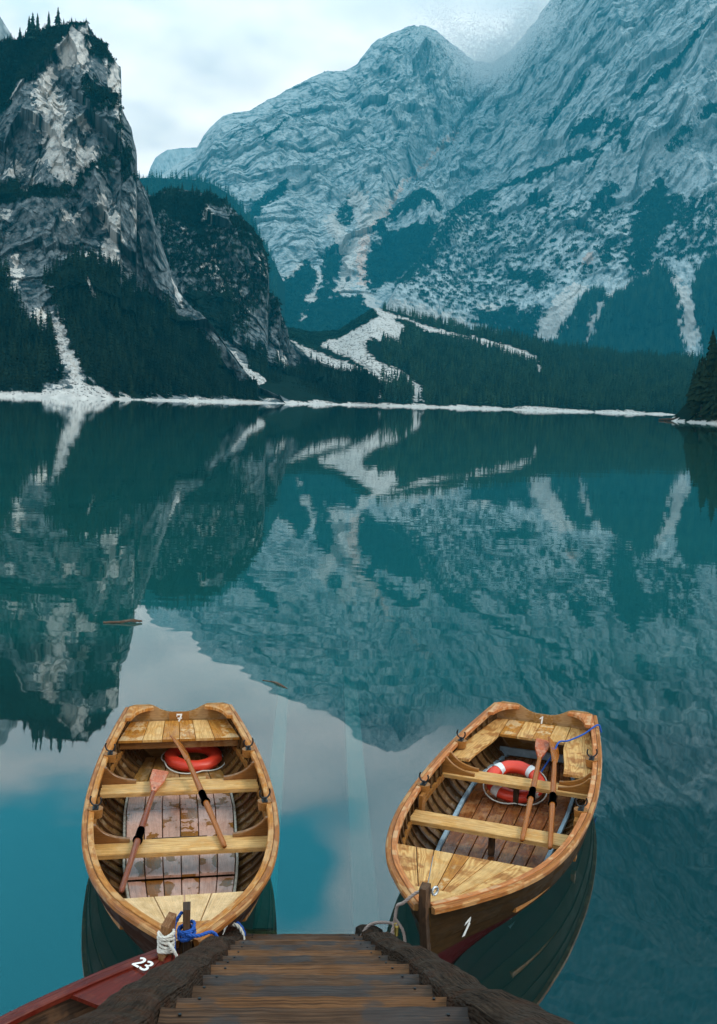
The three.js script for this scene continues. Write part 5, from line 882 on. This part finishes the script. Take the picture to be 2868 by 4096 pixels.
// ---------------------------------------------------------------- mooring lines
function coil(center, axis, rx, rz, turns, pitch, wobble, seed) {
  const rnd = seeded(seed), pts = [], n = Math.round(turns * 14);
  for (let i = 0; i <= n; i++) { const a = (i / 14) * 6.283, f = i / n; pts.push(V3(center.x + Math.cos(a) * rx * (1 + wobble * (rnd() - 0.5)), center.y + pitch * f + 0.012 * Math.sin(a + f * 9) * (wobble * 8), center.z + Math.sin(a) * rz * (1 + wobble * (rnd() - 0.5)))); }
  return pts;
}
{
  const p = world(boat23, 0, 0.59, LEN - 0.035);
  const pts = [...coil(p, null, 0.036, 0.038, 7.5, 0.10, 0.10, 5), V3(p.x + 0.04, p.y + 0.04, p.z + 0.045), V3(p.x + 0.07, p.y - 0.02, p.z + 0.04), V3(p.x + 0.11, p.y - 0.10, p.z + 0.0)];
  single('mooring_rope', rope(pts, 0.0075), M.ropeWhite, 'white rope coiled round the bow post of the red boat', 'rope');
  const q = world(boat7, 0, 0.615, LEN + 0.01);
  const blue = [...coil(q, null, 0.038, 0.052, 4.2, 0.05, 0.12, 9), V3(q.x + 0.06, q.y + 0.03, q.z + 0.05), V3(q.x + 0.13, q.y + 0.01, q.z - 0.02), V3(q.x + 0.17, q.y - 0.08, q.z - 0.03), V3(q.x + 0.185, q.y - 0.22, q.z - 0.02)];
  single('mooring_rope', rope(blue, 0.009), M.ropeBlue, 'blue rope knotted round the stem of the left boat', 'rope');
  single('mooring_rope', rope([V3(q.x - 0.03, q.y + 0.11, q.z - 0.03), V3(q.x - 0.055, q.y + 0.07, q.z + 0.03), V3(q.x - 0.05, q.y - 0.02, q.z + 0.07), V3(q.x - 0.03, q.y - 0.16, q.z + 0.075), V3(q.x - 0.01, q.y - 0.34, q.z + 0.06)], 0.009), M.ropeBlue, 'blue rope end hanging straight down in front of the left boat stem', 'rope');
  const beam = (side, d, x, y) => V3(0.0615 + side * 0.425 + x - 0.057 * d, 2.287 - (d - 1.5) * 0.513 + y, -d);
  const over = (side, d, lift) => [beam(side, d + 0.02, -0.095, -0.16), beam(side, d + 0.01, -0.092, -0.04), beam(side, d, -0.06, 0.016 + lift), beam(side, d - 0.01, 0, 0.024 + lift), beam(side, d - 0.02, 0.06, 0.016 + lift), beam(side, d - 0.02, 0.092, -0.04), beam(side, d - 0.02, 0.094, -0.14)];
  single('mooring_rope', rope(over(-1, 5.28, 0), 0.011), M.ropeWhite, 'white rope looped over the low end of the left beam', 'rope');
  single('mooring_rope', rope(over(-1, 5.38, 0.004), 0.013), M.ropeBlue, 'blue rope looped over the low end of the left beam', 'rope');
  const e = world(boat1, 0.0, 0.655, LEN - 0.03), f = beam(1, 5.45, 0, 0.03);
  const k = V3(lerp(e.x, f.x, 0.62), 0.42, lerp(e.z, f.z, 0.4));
  single('mooring_rope', rope([V3(e.x + 0.03, e.y, e.z - 0.02), V3(e.x - 0.05, e.y + 0.0, e.z + 0.02), V3(e.x - 0.12, e.y - 0.07, e.z), V3(k.x + 0.01, k.y + 0.08, k.z), k.clone(), V3(k.x - 0.02, k.y - 0.12, k.z), V3(f.x + 0.12, f.y + 0.0, f.z - 0.02), V3(f.x + 0.04, f.y + 0.01, f.z - 0.03), V3(f.x - 0.04, f.y - 0.0, f.z - 0.01), V3(f.x - 0.085, f.y - 0.08, f.z), V3(f.x - 0.08, f.y - 0.16, f.z + 0.01)], 0.009), M.ropeGrey, 'faded rope from the right boat stem to the right beam', 'rope');
  single('mooring_rope', rope([V3(k.x + 0.0, k.y + 0.02, k.z + 0.01), V3(k.x + 0.05, k.y - 0.06, k.z + 0.01), V3(k.x + 0.06, k.y - 0.16, k.z + 0.03), V3(k.x + 0.03, k.y - 0.26, k.z + 0.05)], 0.009), M.ropeGrey, 'loose faded rope end hanging below the knot at the right boat stem', 'rope');
  const clip = single('rope_clip', mergeGeometries([new THREE.CylinderGeometry(0.012, 0.012, 0.05, 10), new THREE.TorusGeometry(0.012, 0.004, 6, 12).translate(0, 0.035, 0)]), M.brass, 'small brass clip hanging on the knot of the right boat rope', 'clip'); clip.position.set(k.x + 0.012, k.y - 0.055, k.z + 0.012);
  const g = (x, y, z) => world(boat1, x, y, z);
  single('blue_line', cordAlong([g(0.56, 0.40, 0.30), g(0.53, 0.47, 0.32), g(0.42, 0.40, 0.42), g(0.30, 0.365, 0.56), g(0.235, 0.38, 0.68), g(0.20, 0.30, 0.80), g(0.12, 0.16, 0.95), g(0.10, 0.06, 1.05)], 0.008), M.ropeBlue, 'thin blue line from the rail of the right boat over its oar', 'rope');
}

// ---------------------------------------------------------------- driftwood and sunken rails
function branch(pts, radii, seed) {
  const c = new THREE.CatmullRomCurve3(pts), rings = range(36).map((f) => { const p = c.getPoint(f), t = c.getTangent(f), n = V3(-t.z, 0, t.x).normalize(), b = V3(0, 1, 0), r = table(f, radii.map((_, i) => i / (radii.length - 1)), radii); return range(8).slice(0, 9).map((k) => { const a = -k * 6.283 * (9 / 9) * 0.8889 * 1.0; return p.clone().addScaledVector(n, Math.cos(a) * r * (1 + 0.25 * noise(f * 9, Math.cos(a), seed))).addScaledVector(b, Math.sin(a) * r * (1 + 0.25 * noise(f * 9, Math.sin(a), seed + 4))); }); });
  return loft(rings);
}
single('driftwood', branch([V3(-3.64, 0.01, -14.12), V3(-3.4, 0.015, -14.16), V3(-3.25, 0.03, -14.2), V3(-3.1, 0.02, -14.23)], [0.016, 0.02, 0.02, 0.026, 0.014], 1), W.drift, 'straight brown driftwood log floating in the reflection of the left cliff', 'driftwood');
single('driftwood', branch([V3(-1.065, 0.0, -11.43), V3(-0.95, 0.004, -11.38), V3(-0.87, 0.012, -11.28), V3(-0.755, 0.0, -11.13)], [0.007, 0.006, 0.011, 0.014, 0.006], 2), W.drift, 'thin curved branch floating beyond the left boat', 'driftwood');
single('fallen_trunk', branch([V3(109.5, 0.7, -338), V3(107.5, 0.6, -341), V3(105.2, 0.45, -344), V3(103.2, 0.3, -347)], [0.55, 0.5, 0.42, 0.3], 3), W.stem, 'dark fallen trunk lying in the water at the tip of the right point', 'trunk');
{
  const slime = speckled('algae covered timber', [0.022, 0.085, 0.08], [0.014, 0.066, 0.063], 0.95, 8), rail = (a, b, w) => { const d = b.clone().sub(a).normalize(), n = V3(-d.z, 0, d.x).multiplyScalar(w / 2); return board([0, 0.25, 0.5, 0.75, 1].map((f) => a.clone().lerp(b, f).sub(n)), [0, 0.25, 0.5, 0.75, 1].map((f) => a.clone().lerp(b, f).add(n)), 0.1, 0.01); };
  single('sunken_rail', rail(V3(0.16, -0.55, -6.9), V3(-0.05, -0.9, -14.6), 0.20), slime, 'pale sunken slipway rail under water right of the left boat, nearer the right boat', 'rail', 'sunken slipway rails');
  single('sunken_rail', rail(V3(-0.60, -0.55, -6.9), V3(-1.04, -0.9, -14.6), 0.16), slime, 'pale sunken slipway rail under water close beside the left boat', 'rail', 'sunken slipway rails');
}

renderer.render(scene, camera);
